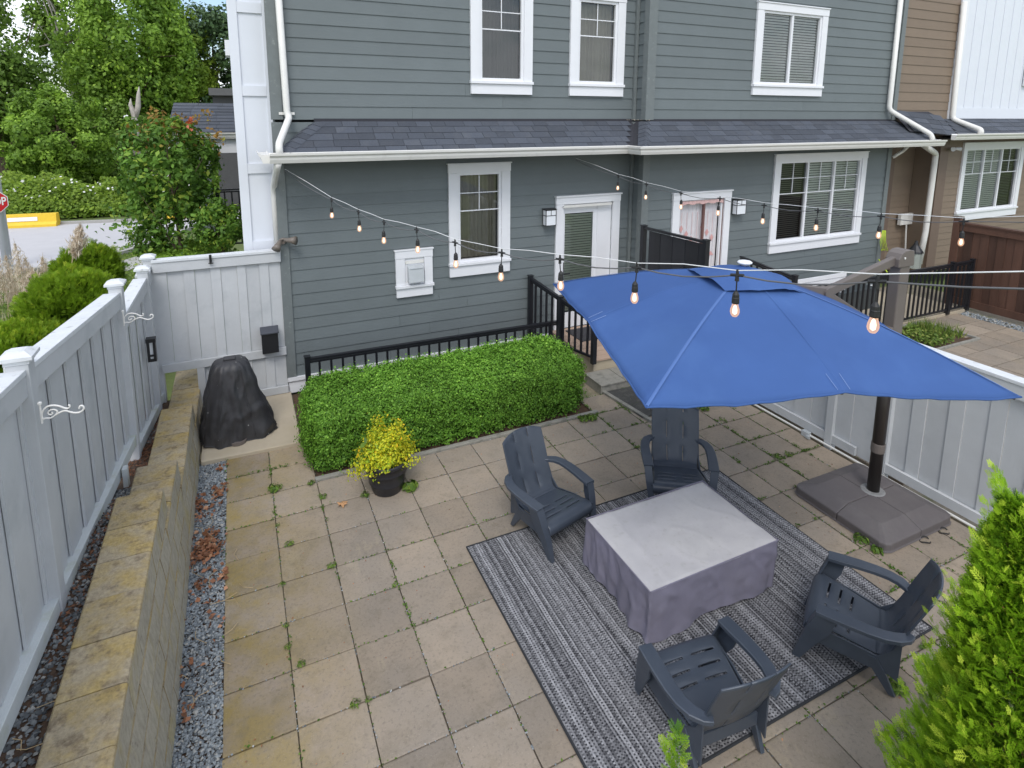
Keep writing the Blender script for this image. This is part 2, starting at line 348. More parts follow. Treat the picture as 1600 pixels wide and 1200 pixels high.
UNIT = {}
def unit_box(key, mat, bev=0.0):
    if key not in UNIT:
        b = MB(); 
        if bev:   # chamfered top edges
            e = bev; p = [(-.5, -.5, 0), (.5, -.5, 0), (.5, .5, 0), (-.5, .5, 0), (-.5, -.5, 1 - e * 2), (.5, -.5, 1 - e * 2), (.5, .5, 1 - e * 2), (-.5, .5, 1 - e * 2), (-.5 + e, -.5 + e, 1), (.5 - e, -.5 + e, 1), (.5 - e, .5 - e, 1), (-.5 + e, .5 - e, 1)]
            b.add(p, [(3, 2, 1, 0), (0, 1, 5, 4), (1, 2, 6, 5), (2, 3, 7, 6), (3, 0, 4, 7), (4, 5, 9, 8), (5, 6, 10, 9), (6, 7, 11, 10), (7, 4, 8, 11), (8, 9, 10, 11)])
        else: b.box(-.5, .5, -.5, .5, 0, 1)
        me = bpy.data.meshes.new(key); me.from_pydata(b.v, [], b.f); me.materials.append(mat); UNIT[key] = me
    return UNIT[key]
def piece(name, key, mat, c, size, rot=(0, 0, 0), parent=None, bev=0.0):
    """one piece sharing a unit box mesh; c is the centre of its base"""
    o = bpy.data.objects.new(name, unit_box(key, mat, bev)); link(o, parent, Vector(c)); o.scale = size; o.rotation_euler = rot; return o

def cloud(name, P, Nn, size, mat, parent=None, aspect=.55, tilt=.6, fold=.25, rvals=None, origin=None, droop=0.0):
    """one mesh of many small pointed leaves at points P, roughly facing Nn"""
    n = len(P); P = np.asarray(P, float); Nn = np.asarray(Nn, float)
    Nn = Nn + RNG.normal(0, tilt, (n, 3)); Nn /= np.linalg.norm(Nn, axis=1)[:, None] + 1e-9
    T = RNG.normal(0, 1, (n, 3)); T[:, 2] -= droop; T -= Nn * (T * Nn).sum(1)[:, None]; T /= np.linalg.norm(T, axis=1)[:, None] + 1e-9
    B = np.cross(Nn, T); s = (size * RNG.uniform(.65, 1.3, n))[:, None]
    v = np.empty((n, 4, 3)); v[:, 0] = P - T * s * .5; v[:, 2] = P + T * s * .5
    v[:, 1] = P + B * s * aspect * .5 + Nn * s * fold * .5 ; v[:, 3] = P - B * s * aspect * .5 + Nn * s * fold * .5
    org = np.array(origin if origin is not None else P.mean(0)); org = org.copy()
    v = (v - org).reshape(-1, 3)
    me = bpy.data.meshes.new(name); me.vertices.add(4 * n); me.vertices.foreach_set('co', v.ravel())
    me.loops.add(4 * n); me.loops.foreach_set('vertex_index', np.arange(4 * n)); me.polygons.add(n)
    me.polygons.foreach_set('loop_start', np.arange(0, 4 * n, 4)); me.polygons.foreach_set('loop_total', np.full(n, 4))
    a = me.attributes.new('r', 'FLOAT', 'FACE'); a.data.foreach_set('value', (RNG.random(n) if rvals is None else np.clip(rvals, 0, 1)).astype(np.float32))
    me.materials.append(mat); me.update(calc_edges=True); me.validate()
    o = bpy.data.objects.new(name, me); link(o, parent, Vector(org)); return o
def scatter_mesh(name, verts, faces, P, S, mat, parent=None, rot3=True, rvals=None, frames=None, origin=None):
    """many small copies of a template joined into one mesh"""
    tv = np.asarray(verts, float); n = len(P); P = np.asarray(P, float)
    if frames is None:
        A = RNG.normal(0, 1, (n, 3)); A /= np.linalg.norm(A, axis=1)[:, None]
        if not rot3: A = np.tile([0, 0, 1.0], (n, 1))
        T = RNG.normal(0, 1, (n, 3)); T -= A * (T * A).sum(1)[:, None]; T /= np.linalg.norm(T, axis=1)[:, None]
        B = np.cross(A, T); frames = np.stack([T, B, A], 1)
    S = np.asarray(S, float); S = S[:, None] * np.ones(3) if S.ndim == 1 else S
    v = np.einsum('kj,nj,njc->nkc', tv, S, frames) + P[:, None, :]
    org = np.array(origin if origin is not None else P.mean(0)); v = (v - org).reshape(-1, 3)
    k = len(tv); fl = [len(f) for f in faces]; idx = np.concatenate([np.array(f) for f in faces])
    LV = (idx[None, :] + (np.arange(n) * k)[:, None]).ravel(); tot = np.tile(fl, n); st = np.concatenate([[0], np.cumsum(tot)[:-1]])
    me = bpy.data.meshes.new(name); me.vertices.add(n * k); me.vertices.foreach_set('co', v.ravel())
    me.loops.add(len(LV)); me.loops.foreach_set('vertex_index', LV); me.polygons.add(len(tot))
    me.polygons.foreach_set('loop_start', st); me.polygons.foreach_set('loop_total', tot)
    a = me.attributes.new('r', 'FLOAT', 'FACE'); rv = RNG.random(n) if rvals is None else rvals
    a.data.foreach_set('value', np.repeat(rv, len(faces)).astype(np.float32))
    me.materials.append(mat); me.update(calc_edges=True)
    o = bpy.data.objects.new(name, me); link(o, parent, Vector(org)); return o
def inst(src, name, loc, label, cat, group, rz=0.0, sc=1.0):
    """copy of a thing and of its parts (and their parts)"""
    def cp(o, par):
        c = o.copy(); COL.objects.link(c); c.parent = par
        for ch in list(KIDS.get(o.name, [])): cp(ch, c)
        return c
    r = cp(src, None); r.location = loc; r.rotation_euler = (0, 0, rz); r.scale = (sc, sc, sc) if not isinstance(sc, tuple) else sc
    tag(r, label, cat, group); return r
KIDS = {}
def register(root):
    for o in bpy.data.objects:
        if o.parent: KIDS.setdefault(o.parent.name, [])
        if o.parent and o not in KIDS[o.parent.name]: KIDS[o.parent.name].append(o)
YA, YB = 3.28, 2.95          # facade planes: left part and the part that steps forward
XJ = 6.77                    # the jog between them
XL, XR = .83, 13.45          # house ends

# ================================================================== THE SETTING
def ground_h(x, y):
    """earth level: high behind the retaining wall on the left, falling to the street"""
    if -.45 < x < 40 and y < 3.3: return -.10
    d = max(0.0, math.hypot(min(x + .9, 0), max(y + 1.0, 0)) - 0.0)
    t = min(1.0, d / 9.0); t = t * t * (3 - 2 * t)
    if y < -1: t = min(1.0, max(0.0, (-x - .9)) / 9.0); t = t * t * (3 - 2 * t)
    h = .55 * (1 - t) - .45 * t
    if x > -.45 and y >= 3.3: h = -.12 - .33 * min(1, (y - 3.3) / 8)
    return h
xs = list(np.arange(-9, 2.01, .3)) ; ys = list(np.arange(-5, 16.01, .35))
xs = [-260, -120, -60, -30, -18, -13] + xs + [3, 5, 8, 12, 16, 22, 30, 45, 80, 150, 260]
ys = [-60, -30, -15, -8] + ys + [18, 21, 25, 30, 40, 60, 90, 150, 300]
g = MB(); vs_ = [(x, y, ground_h(x, y)) for y in ys for x in xs]; nx = len(xs)
g.add(vs_, [(j * nx + i, j * nx + i + 1, (j + 1) * nx + i + 1, (j + 1) * nx + i) for j in range(len(ys) - 1) for i in range(nx - 1)])
tag(g.build('ground', EARTH, smooth=True, origin=Vector((0, 0, 0))), kind='structure')

def sheet(name, pts, mat, kind='structure', th=.0):
    b = MB()
    if th: n = len(pts); b.add([(p[0], p[1], p[2] - th) for p in pts] + list(pts), [tuple(range(n, 2 * n))] + [(i, (i + 1) % n, n + (i + 1) % n, n + i) for i in range(n)])
    else: b.add(pts, [tuple(range(len(pts)))])
    o = b.build(name, mat); return tag(o, kind=kind) if kind else o

# patio: bedding sheet, then each paver a part
PS = .4575
patio = sheet('patio', [(-.30, -6.2, -.035), (6.75, -6.2, -.035), (6.75, 3.3, -.035), (-.30, 3.3, -.035)], MUD, th=.06)
for i in range(0, 15):
    for j in range(-9, 4):
        x0 = i * PS; y0 = j * PS; w = PS; d = PS
        if x0 + w > 6.72: w = 6.72 - x0
        if w < .1: continue
        if j == 2 and .86 < x0 + w / 2 < 4.45: continue            # hedge bed
        if j == 3 and x0 + w / 2 > .86 and x0 < 4.6: continue
        if j == 3 and x0 < .86: d = 1.80 - y0
        if j == 3 and x0 > 4.9: d = 1.80 - y0
        if j >= 2 and x0 + w / 2 > 6.2 and False: continue
        gp = .009
        o = piece('paver', 'paver', PAVER, (x0 + w / 2 + random.uniform(-.002, .002), y0 + d / 2 + random.uniform(-.002, .002), -.05 + random.uniform(-.003, .003)), (w - gp, d - gp, .05),
                  (random.uniform(-.004, .004), random.uniform(-.004, .004), random.uniform(-.003, .003)), patio, .022)
# left column has half-depth cuts beside the gravel; edging board in front of the hedge bed
b = MB(); b.box(.90, 4.62, .915, .975, -.03, .03); tag(b.build('bed_edging', CONC_GREY, bevel=.006), kind='structure')
b = MB(); b.add([(.86, .975, -.015), (4.62, .975, -.015), (4.62, 3.25, -.015), (.86, 3.25, -.015)], [(0, 1, 2, 3)]); tag(b.build('hedge_bed_soil', SOIL), kind='structure')
b = MB(); b.hexa([(-.27, 1.80, -.03), (.84, 1.77, -.03), (.84, 3.24, -.03), (-.27, 3.24, -.03), (-.27, 1.80, .045), (.84, 1.77, .045), (.84, 3.24, .045), (-.27, 3.24, .045)])
tag(b.build('concrete_pad', CONC, bevel=.012), kind='structure')
b = MB(); b.bar((5.02, 1.45, .008), (5.14, .42, .008), .06, .05); tag(b.build('edging_board', CONC_GREY, bevel=.005), kind='structure')

# unit 2 yard beyond the right fence
yard = sheet('neighbour_yard', [(6.80, -6, -.03), (15.2, -6, -.03), (15.2, 3.3, -.03), (6.80, 3.3, -.03)], MUD, th=.05)
for i in range(15, 32):
    for j in range(-4, 5):
        x0 = i * PS; y0 = j * PS
        if x0 < 6.85 or x0 + PS > 13.9: continue
        if 11.15 < x0 + PS / 2 < 12.5 and .3 < y0 + PS / 2 < 1.3: continue
        if y0 + PS / 2 > 1.3: continue
        piece('paver', 'paver', PAVER, (x0 + PS / 2, y0 + PS / 2, -.045 + random.uniform(-.003, .003)), (PS - .012, PS - .012, .05), (0, 0, random.uniform(-.003, .003)), yard, .022)
b = MB(); b.box(11.15, 12.45, .35, 1.28, -.03, .005); tag(b.build('garden_bed_soil', SOIL), kind='structure')
b = MB()
for (x0, x1, y0, y1) in ((11.10, 12.5, .30, .345), (11.10, 12.5, 1.285, 1.33), (11.10, 11.145, .35, 1.28), (12.455, 12.5, .35, 1.28)): b.box(x0, x1, y0, y1, -.02, .045)
tag(b.build('garden_bed_edging', CONC_GREY, bevel=.004), kind='structure')
b = MB(); b.box(7.0, 14.0, 1.36, 2.93, -.04, .06); tag(b.build('concrete_walk', CONC, bevel=.01), kind='structure')

# ---- gravel
def stones(name, n, fx, fy, fz, size, mat, keep=None):
    ov = [(0, 0, .5), (.5, 0, .05), (0.05, .5, 0), (-.5, .08, 0), (0, -.5, .05), (.3, .3, .3), (-.3, -.25, .3)]
    of = [(0, 1, 5), (1, 2, 5), (5, 2, 0), (0, 2, 3), (0, 3, 6), (3, 4, 6), (6, 4, 0), (0, 4, 1)]
    x = RNG.uniform(*fx, n); y = RNG.uniform(*fy, n)
    P = np.stack([x, y, np.array([fz(a, b_) for a, b_ in zip(x, y)])], 1)
    if keep is not None: P = P[[keep(a[0], a[1]) for a in P]]
    n = len(P); S = (size * RNG.uniform(.55, 1.5, n))[:, None] * np.stack([RNG.uniform(.8, 1.3, n), RNG.uniform(.7, 1.1, n), RNG.uniform(.5, .9, n)], 1)
    A = RNG.normal(0, .35, (n, 3)); A[:, 2] += 1; A /= np.linalg.norm(A, axis=1)[:, None]
    T = RNG.normal(0, 1, (n, 3)); T -= A * (T * A).sum(1)[:, None]; T /= np.linalg.norm(T, axis=1)[:, None]
    return tag(scatter_mesh(name, ov, of, P, S, mat, frames=np.stack([T, np.cross(A, T), A], 1)), kind='stuff')
b = MB(); b.add([(-.34, -6, -.03), (0.0, -6, -.03), (0.0, 1.82, -.03), (-.34, 1.82, -.03)], [(0, 1, 2, 3)]); tag(b.build('gravel_bed', SOIL), kind='structure')
stones('gravel', 15000, (-.33, .002), (-3.6, 1.85), lambda x, y: -.018 + random.uniform(-.004, .012), .021, GRAVEL)
def bed_z(y):
    p = [(-6, .86), (-.3, .84), (.4, .66), (1.2, .45), (2.4, .28), (3.3, .20), (6, .15)]
    for (a, za), (b_, zb) in zip(p, p[1:]):
        if a <= y <= b_: return za + (zb - za) * (y - a) / (b_ - a)
    return .15
b = MB(); yy = list(np.arange(-6, 3.31, .31))
for ya_, yb_ in zip(yy, yy[1:]): b.add([(-1.05, ya_, bed_z(ya_)), (-.55, ya_, bed_z(ya_)), (-.55, yb_, bed_z(yb_)), (-1.05, yb_, bed_z(yb_))], [(0, 1, 2, 3)])
tag(b.build('planting_bed', SOIL), kind='structure')
stones('bed_gravel', 7000, (-1.0, -.6), (-3.6, 3.2), lambda x, y: bed_z(y) + .004, .026, GRAVEL_DK, keep=lambda x, y: (y < .55 or y > 3.3 or (1.9 < y < 2.4)) and random.random() < .85)
stones('yard_gravel', 2500, (13.4, 14.1), (-1.2, 1.5), lambda x, y: -.015, .035, GRAVEL)

# ---- retaining wall of blocks, stepping down towards the gate
wall = thing('retaining_wall', (-.4, 0, 0), 'low retaining wall of mossy tan blocks stepping down beside the gravel', 'retaining wall')
COURSES = [(-.02, .13, 3.9), (.13, .335, 3.95), (.335, .53, 2.33), (.53, .74, .68), (.74, .95, -.12)]
for k, (z0, z1, yend) in enumerate(COURSES):
    y = -4.2 - (k % 2) * .18; xf = -.285 - .135 * z1; xb_ = -.285 - .135 * z0
    while y < yend - .05:
        L = .365; y1 = min(y + L, yend)
        if yend - y1 < .12: y1 = yend
        top = (k == len(COURSES) - 1) or y1 > COURSES[k + 1][2] + .02
        d = .325
        b = MB(); j = random.uniform(-.003, .003); e = .018
        x0, x1 = xf - d, xf + j; g_ = .003 if top else .0012; ya_, yb_ = y + g_, y1 - g_
        zt = z1 + random.uniform(-.004, .004)
        # block with a rounded front nose (the face leans back a little)
        n = 4; ring = []
        nose = .014 if top else .001
        prof = [(xb_ + j - .001, z0 + .002), (x1 + (xb_ - xf) * .5 + nose * .3, z0 + (zt - z0) * .5), (x1 + nose, zt - e), (x1 + nose - .006, zt - .005), (x1 - .012, zt), (x0 + .01, zt), (x0, zt - .01), (x0, z0)]
        for yv in (ya_, yb_): ring.append([(px_, yv, pz_) for px_, pz_ in prof])
        m = len(prof); b.add(ring[0] + ring[1], [(i, i + m, (i + 1) % m + m, (i + 1) % m) for i in range(m)] + [tuple(range(m)), tuple(reversed(range(m, 2 * m)))], 0)
        b.mi[-m - 2] = 1; b.mi[-m - 1] = 1
        o = b.build('block', [BLOCK, BLOCKFACE], wall); y = y1

# ---- street side ground: road, kerb, lawn edge
def gnd(px, py, z=-.45): return gz(px, py, z)
rp = [gnd(-500, 470), gnd(-60, 445), gnd(165, 405), gnd(235, 385), gnd(330, 345), gnd(700, 330), gnd(700, 318), gnd(330, 335), gnd(200, 347), gnd(-60, 357), gnd(-900, 372)]
b = MB(); b.add([(p.x, p.y, -.425) for p in rp], [tuple(range(len(rp)))]); tag(b.build('road', ROAD), kind='structure')
kp = [gnd(-500, 470), gnd(-60, 445), gnd(165, 405), gnd(235, 385), gnd(330, 345)]
b = MB()
for p, q in zip(kp, kp[1:]): b.bar((p.x, p.y, -.385), (q.x, q.y, -.385), .18, .12)
tag(b.build('kerb', KERB), kind='structure')
kp = [gnd(-900, 372), gnd(-60, 357), gnd(200, 347), gnd(330, 335), gnd(700, 318)]
b = MB()
for p, q in zip(kp, kp[1:]): b.bar((p.x, p.y, -.385), (q.x, q.y, -.385), .18, .12)
tag(b.build('far_kerb', KERB), kind='structure')
b = MB(); b.add([(p.x, p.y, -.405) for p in (gnd(90, 442), gnd(215, 402), gnd(262, 384), gnd(300, 384), gnd(200, 425))], [(0, 1, 2, 3, 4)]); tag(b.build('sidewalk', KERB), kind='structure')

# ================================================================== GREY HOUSE
house = thing('grey_house', (7, YA, 0), 'two storey grey green lap sided townhouse with white trim and a shingled skirt roof', 'house')
WEXP = .1765; Z0 = .427 - WEXP
def siding(parent, key, mat, xa, xb, Y, z0, z1, exp, holes=(), axis='x', proud=.018):
    k = 0; z = z0
    while z < z1 - .02:
        zt = min(z + exp + .015, z1); segs = [(xa, xb)]
        for (hx0, hx1, hz0, hz1) in holes:
            if z < hz1 and z + exp > hz0:
                ns = []
                for s0, s1 in segs:
                    if hx1 <= s0 or hx0 >= s1: ns.append((s0, s1))
                    else:
                        if hx0 > s0: ns.append((s0, hx0))
                        if hx1 < s1: ns.append((hx1, s1))
                segs = ns
        # long boards are butted from two lengths
        cut = []
        for s0, s1 in segs:
            if s1 - s0 > 3.7: c = s0 + (s1 - s0) * (.32 + .36 * ((k * 37) % 10) / 10); cut += [(s0, c - .0015), (c + .0015, s1)]
            else: cut.append((s0, s1))
        for s0, s1 in cut:
            if s1 - s0 < .02: continue
            b = MB(); a_, b_ = Y - proud, Y - .005
            if axis == 'x': b.hexa([(s0, a_, z), (s1, a_, z), (s1, Y + .004, z), (s0, Y + .004, z), (s0, b_, zt), (s1, b_, zt), (s1, Y + .004, zt), (s0, Y + .004, zt)])
            else: b.hexa([(a_, s1, z), (a_, s0, z), (Y + .004, s0, z), (Y + .004, s1, z), (b_, s1, zt), (b_, s0, zt), (Y + .004, s0, zt), (Y + .004, s1, zt)])
            b.build('siding_board', mat, parent)
        z += exp; k += 1

def window(parent, Y, ox0, ox1, oz0, oz1, cw=.13, sill=.22, panes=1, rows=0, topfrac=.42, blinds='slat', dark=0, drape=None, mid=None):
    """cased opening: casing, sill and apron, sash, muntins, pane, blind, dark room behind"""
    hx0, hx1, hz0, hz1 = ox0 + cw, ox1 - cw, oz0 + sill, oz1 - cw
    b = MB(); f = Y - .045
    b.box(ox0, hx0, f, Y, oz0 + sill, oz1 - cw - .002); b.box(hx1, ox1, f, Y, oz0 + sill, oz1 - cw - .002)
    b.box(ox0 - .006, ox1 + .006, f - .006, Y, oz1 - cw, oz1 - .02); b.box(ox0 - .02, ox1 + .02, f - .022, Y, oz1 - .02, oz1)
    w = b.build('window', WHITE, parent, bevel=.003)
    b = MB(); b.box(ox0 - .01, ox1 + .01, f - .03, Y, oz0 + sill - .045, oz0 + sill - .001); b.build('sill', WHITE, w, bevel=.004)
    b = MB(); b.box(ox0 + .003, ox1 - .003, f, Y, oz0, oz0 + sill - .047); b.build('apron', WHITE, w)
    fr = .045; b = MB(); yf, yb = Y - .022, Y + .05
    b.box(hx0, hx0 + fr, yf, yb, hz0, hz1); b.box(hx1 - fr, hx1, yf, yb, hz0, hz1); b.box(hx0 + fr, hx1 - fr, yf, yb, hz0, hz0 + fr); b.box(hx0 + fr, hx1 - fr, yf, yb, hz1 - fr, hz1)
    gx0, gx1, g0, g1 = hx0 + fr, hx1 - fr, hz0 + fr, hz1 - fr
    pw = (gx1 - gx0 - (panes - 1) * .05) / panes; px_ = []
    for i in range(panes):
        a = gx0 + i * (pw + .05); px_.append((a, a + pw))
        if i: b.box(a - .05, a, yf + .004, yb, g0, g1)
    b.build('sash', WHITE, w, bevel=.003)
    for i, (a, c) in enumerate(px_):
        if rows:
            b = MB(); zb = g1 - (g1 - g0) * topfrac
            b.box(a, c, Y + .004, Y + .016, zb - .009, zb + .009)
            for r in range(1, rows): z = zb + (g1 - zb) * r / rows; b.box(a, c, Y + .004, Y + .016, z - .007, z + .007)
            m = (a + c) / 2; zz = [zb + .009] + [zb + (g1 - zb) * r / rows for r in range(1, rows)] + [g1]
            for q0, q1 in zip(zz, zz[1:]): b.box(m - .007, m + .007, Y + .005, Y + .015, q0 + .008, q1 - .008)
            b.build('muntin', WHITE, w)
        p = MB(); p.add([(a, Y + .022, g0), (c, Y + .022, g0), (c, Y + .022, g1), (a, Y + .022, g1)], [(0, 1, 2, 3)]); p.build('pane', GLASS, w)
        if (blinds == 'slat' and i != dark - 1):
            b = MB(); z = g0 + .02
            while z < g1 - .02: b.hexa([(a, Y + .042, z), (c, Y + .042, z), (c, Y + .060, z + .032), (a, Y + .060, z + .032), (a, Y + .042, z + .003), (c, Y + .042, z + .003), (c, Y + .060, z + .035), (a, Y + .060, z + .035)]); z += .050
            b.build('blind', BLIND, w)
        if blinds == 'slat' and i == dark - 1:
            b = MB(); z = g0 + .02
            while z < g1 - .02: b.box(a, c, Y + .10, Y + .105, z, z + .02); z += .042
            b.build('blind', SCREEN if not drape else SCREEN, w)
            b = MB(); b.add([(a, Y + .03, g0), (c, Y + .03, g0), (c, Y + .03, g1), (a, Y + .03, g1)], [(0, 1, 2, 3)]); 
        if blinds == 'drape':
            b = MB(); n = 26; vs2 = []
            for t in range(n + 1): x = a + (c - a) * t / n; vs2 += [(x, Y + .12 + .018 * math.sin(t * 1.9), g0), (x, Y + .12 + .018 * math.sin(t * 1.9), g1)]
            b.add(vs2, [(2 * t, 2 * t + 2, 2 * t + 3, 2 * t + 1) for t in range(n)]); b.build('curtain', SCREEN if drape is None else drape, w)
    b = MB(); D = .45
    b.add([(hx0, yb, hz0), (hx1, yb, hz0), (hx1, yb, hz1), (hx0, yb, hz1), (hx0, Y + D, hz0), (hx1, Y + D, hz0), (hx1, Y + D, hz1), (hx0, Y + D, hz1)], [(4, 5, 6, 7), (0, 4, 7, 3), (1, 2, 6, 5), (0, 1, 5, 4), (3, 7, 6, 2)])
    b.build('room_interior', DARK_IN, w)
    return (hx0, hx1, hz0, hz1)

FR = .004
holesA = [window(house, YA - .01, 3.29, 4.34, 1.48, 3.29, .15, .22, 1, 2, .42, 'drape', drape=BLIND_TAN),
          window(house, YA - .01, 3.67, 4.72, 4.35, 6.05, .15, .20, 1, 2, .42, 'drape', drape=SCREEN),
          window(house, YA - .01, 5.41, 6.48, 4.35, 6.05, .15, .20, 1, 2, .42, 'drape', drape=BLIND_TAN)]
holesB = [window(house, YB - .01, 9.90, 12.63, 1.30, 3.30, .15, .22, 3, 2, .40, 'slat', dark=1),
          window(house, YB - .01, 9.15, 11.02, 4.42, 6.10, .15, .20, 2, 0, .4, 'slat')]
def door(parent, Y, ox0, ox1, oz0, oz1, style):
    cw = .15; hx0, hx1, hz1 = ox0 + cw, ox1 - cw, oz1 - cw; f = Y - .045
    b = MB(); b.box(ox0, hx0, f, Y, oz0, hz1 - .002); b.box(hx1, ox1, f, Y, oz0, hz1 - .002); b.box(ox0 - .006, ox1 + .006, f - .006, Y, hz1, oz1 - .025); b.box(ox0 - .02, ox1 + .02, f - .03, Y, oz1 - .025, oz1)
    d = b.build('door', WHITE, parent, bevel=.003)
    if style == 'glazed':
        lx0, lx1 = hx0 + .05, hx0 + .62
        b = MB(); yl = Y + .01
        b.box(hx0, lx0, yl, yl + .05, oz0, hz1); b.box(lx1, hx1, yl, yl + .05, oz0, hz1); b.box(lx0, lx1, yl, yl + .05, hz1 - .17, hz1); b.box(lx0, lx1, yl, yl + .05, oz0, oz0 + .28)
        b.box(hx1 - .30, hx1 - .28, yl - .012, yl - .001, oz0, hz1)
        b.build('door_leaf', WHITE, d)
        b = MB(); b.box(hx0 - .03, hx1 - .06, f - .045, f - .008, hz1 - .05, hz1 - .012); b.build('drip_cap', METAL_WHITE, d)
        b = MB(); z = oz0 + .30
        while z < hz1 - .19: b.hexa([(lx0, yl + .03, z), (lx1, yl + .03, z), (lx1, yl + .048, z + .030), (lx0, yl + .048, z + .030), (lx0, yl + .03, z + .003), (lx1, yl + .03, z + .003), (lx1, yl + .048, z + .033), (lx0, yl + .048, z + .033)]); z += .046
        b.build('blind', M('olive_blind', (.60, .62, .50), .6, .05), d)
        b = MB(); b.add([(lx0, yl + .012, oz0 + .28), (lx1, yl + .012, oz0 + .28), (lx1, yl + .012, hz1 - .17), (lx0, yl + .012, hz1 - .17)], [(0, 1, 2, 3)]); b.build('pane', GLASS, d)
        b = MB(); b.tube([(lx0 - .03, yl - .005, oz0 + 1.0), (lx0 - .03, yl - .05, oz0 + 1.0), (lx0 + .09, yl - .055, oz0 + 1.0)], .011); b.box(lx0 - .05, lx0 - .01, yl - .012, yl, oz0 + .93, oz0 + 1.2); b.build('handle', LAMPMETAL, d)
    else:
        fr = .05; b = MB(); yl = Y + .0
        b.box(hx0, hx0 + fr, yl, yl + .05, oz0, hz1); b.box(hx1 - fr, hx1, yl, yl + .05, oz0, hz1); b.box(hx0 + fr, hx1 - fr, yl, yl + .05, hz1 - fr, hz1); b.build('door_leaf', WHITE, d)
        mx = (hx0 + hx1) / 2 + .08
        b = MB(); b.box(mx - .02, mx + .02, yl - .004, yl + .04, oz0, hz1 - fr); b.box(hx0 - .01, hx0 + .012, yl - .01, yl + .01, oz0, hz1); b.box(hx1 - .012, hx1 + .01, yl - .01, yl + .01, oz0, hz1); b.build('screen_frame', M('rust_brown_frame', (.16, .08, .07), .6), d)
        b = MB(); n = 40; vs2 = []
        for t in range(n + 1): x = hx0 + fr + (hx1 - hx0 - 2 * fr) * t / n; yv = yl + .09 + .010 * math.sin(t * 1.7); vs2 += [(x, yv, oz0), (x, yv, hz1 - fr)]
        b.add(vs2, [(2 * t, 2 * t + 2, 2 * t + 3, 2 * t + 1) for t in range(n)]); b.build('curtain', CURTAIN, d)
        b = MB(); n = 30; vs2 = []
        for t in range(n + 1): x = hx0 + .02 + (hx1 - hx0 - .04) * t / n; yv = yl - .02 + .008 * math.sin(t * 2.3); vs2 += [(x, yv, hz1 - .085 - .012 * math.sin(t * .9)), (x, yv, hz1 - .02)]
        b.add(vs2, [(2 * t, 2 * t + 2, 2 * t + 3, 2 * t + 1) for t in range(n)]); b.build('valance', PINK, d)
        b = MB(); yp = yl + .072
        for q in range(7):        # red printed hanging ornaments and little triangles
            x = hx0 + .16 + q * .125; zt = hz1 - .25; zl = hz1 - .55 - .22 * ((q * 5) % 4) / 2
            b.box(x - .003, x + .003, yp, yp + .001, zl + .10, zt)
            for zc, r in ((zl, .045),): b.add([(x, yp, zc - r * 1.6), (x + r, yp, zc), (x, yp, zc + r * 1.6), (x - r, yp, zc)], [(0, 1, 2, 3)])
            zc = zl - .30 - .12 * (q % 2); b.add([(x - .075, yp, zc - .05), (x + .075, yp, zc - .05), (x, yp, zc + .04)], [(0, 1, 2)])
        b.build('curtain_print', REDPRINT, d)
    b = MB(); D = .5; b.add([(hx0, Y + .14, oz0), (hx1, Y + .14, oz0), (hx1, Y + .14, hz1), (hx0, Y + .14, hz1), (hx0, Y + D, oz0), (hx1, Y + D, oz0), (hx1, Y + D, hz1), (hx0, Y + D, hz1)], [(4, 5, 6, 7), (0, 4, 7, 3), (1, 2, 6, 5), (0, 1, 5, 4), (3, 7, 6, 2)])
    b.build('room_interior', DARK_IN, d)
    return (hx0, hx1, oz0, hz1)
holesA.append(door(house, YA - .01, 5.20, 6.50, .30, 2.68, 'glazed'))
holesB.append(door(house, YB - .01, 7.42, 8.80, .30, 2.66, 'curtained'))
# vent box in a cased square on the left wall
b = MB(); Y = YA - .01
b.box(2.43, 2.57, Y - .045, Y, 1.44, 1.86); b.box(2.88, 3.01, Y - .045, Y, 1.44, 1.86); b.box(2.425, 3.015, Y - .05, Y, 1.862, 1.98); b.box(2.41, 3.03, Y - .06, Y, 1.98, 2.0)
b.box(2.42, 3.025, Y - .075, Y, 1.395, 1.438); b.box(2.433, 3.007, Y - .045, Y, 1.25, 1.393); b.box(2.572, 2.878, Y - .02, Y, 1.44, 1.86)
vc = b.build('vent_casing', WHITE, house, bevel=.003)
b = MB(); b.hexa([(2.61, Y - .13, 1.49), (2.85, Y - .13, 1.49), (2.85, Y - .022, 1.49), (2.61, Y - .022, 1.49), (2.61, Y - .10, 1.72), (2.85, Y - .10, 1.72), (2.85, Y - .022, 1.75), (2.61, Y - .022, 1.75)])
b.box(2.63, 2.83, Y - .115, Y - .108, 1.70, 1.712); b.build('vent_hood', GALV, vc, bevel=.006)
b = MB(); b.box(2.58, 2.87, Y - .035, Y - .021, 1.77, 1.82); b.build('vent_flap', METAL_WHITE, vc)

siding(house, 'sa', GREY_SIDING, XL + .06, XJ - .06, YA, Z0, 3.92, WEXP, holesA)
siding(house, 'sa', GREY_SIDING, XL + .06, XJ - .06, YA, 3.955, 6.9, .182, holesA)
siding(house, 'sb', GREY_SIDING, XJ + .1, XR - .12, YB, Z0, 3.92, WEXP, holesB)
siding(house, 'sb', GREY_SIDING, XJ + .1, XR - .12, YB, 3.955, 6.9, .182, holesB)
siding(house, 'sc', GREY_SIDING, YB + .0, YA - .06, XJ, Z0, 3.92, WEXP, (), 'y')
siding(house, 'sc', GREY_SIDING, YB + .0, YA - .06, XJ, 3.955, 6.9, .182, (), 'y')
def corner(x0, x1, y0, y1, z0, z1, mat=GREY_TRIM): b = MB(); b.box(x0, x1, y0, y1, z0, z1); return b.build('corner_board', mat, house, bevel=.003)
corner(XL - .03, XL + .10, YA - .042, YA + .02, .26, 3.92); corner(XL - .03, XL + .12, YA - .042, YA + .02, 3.955, 6.9)
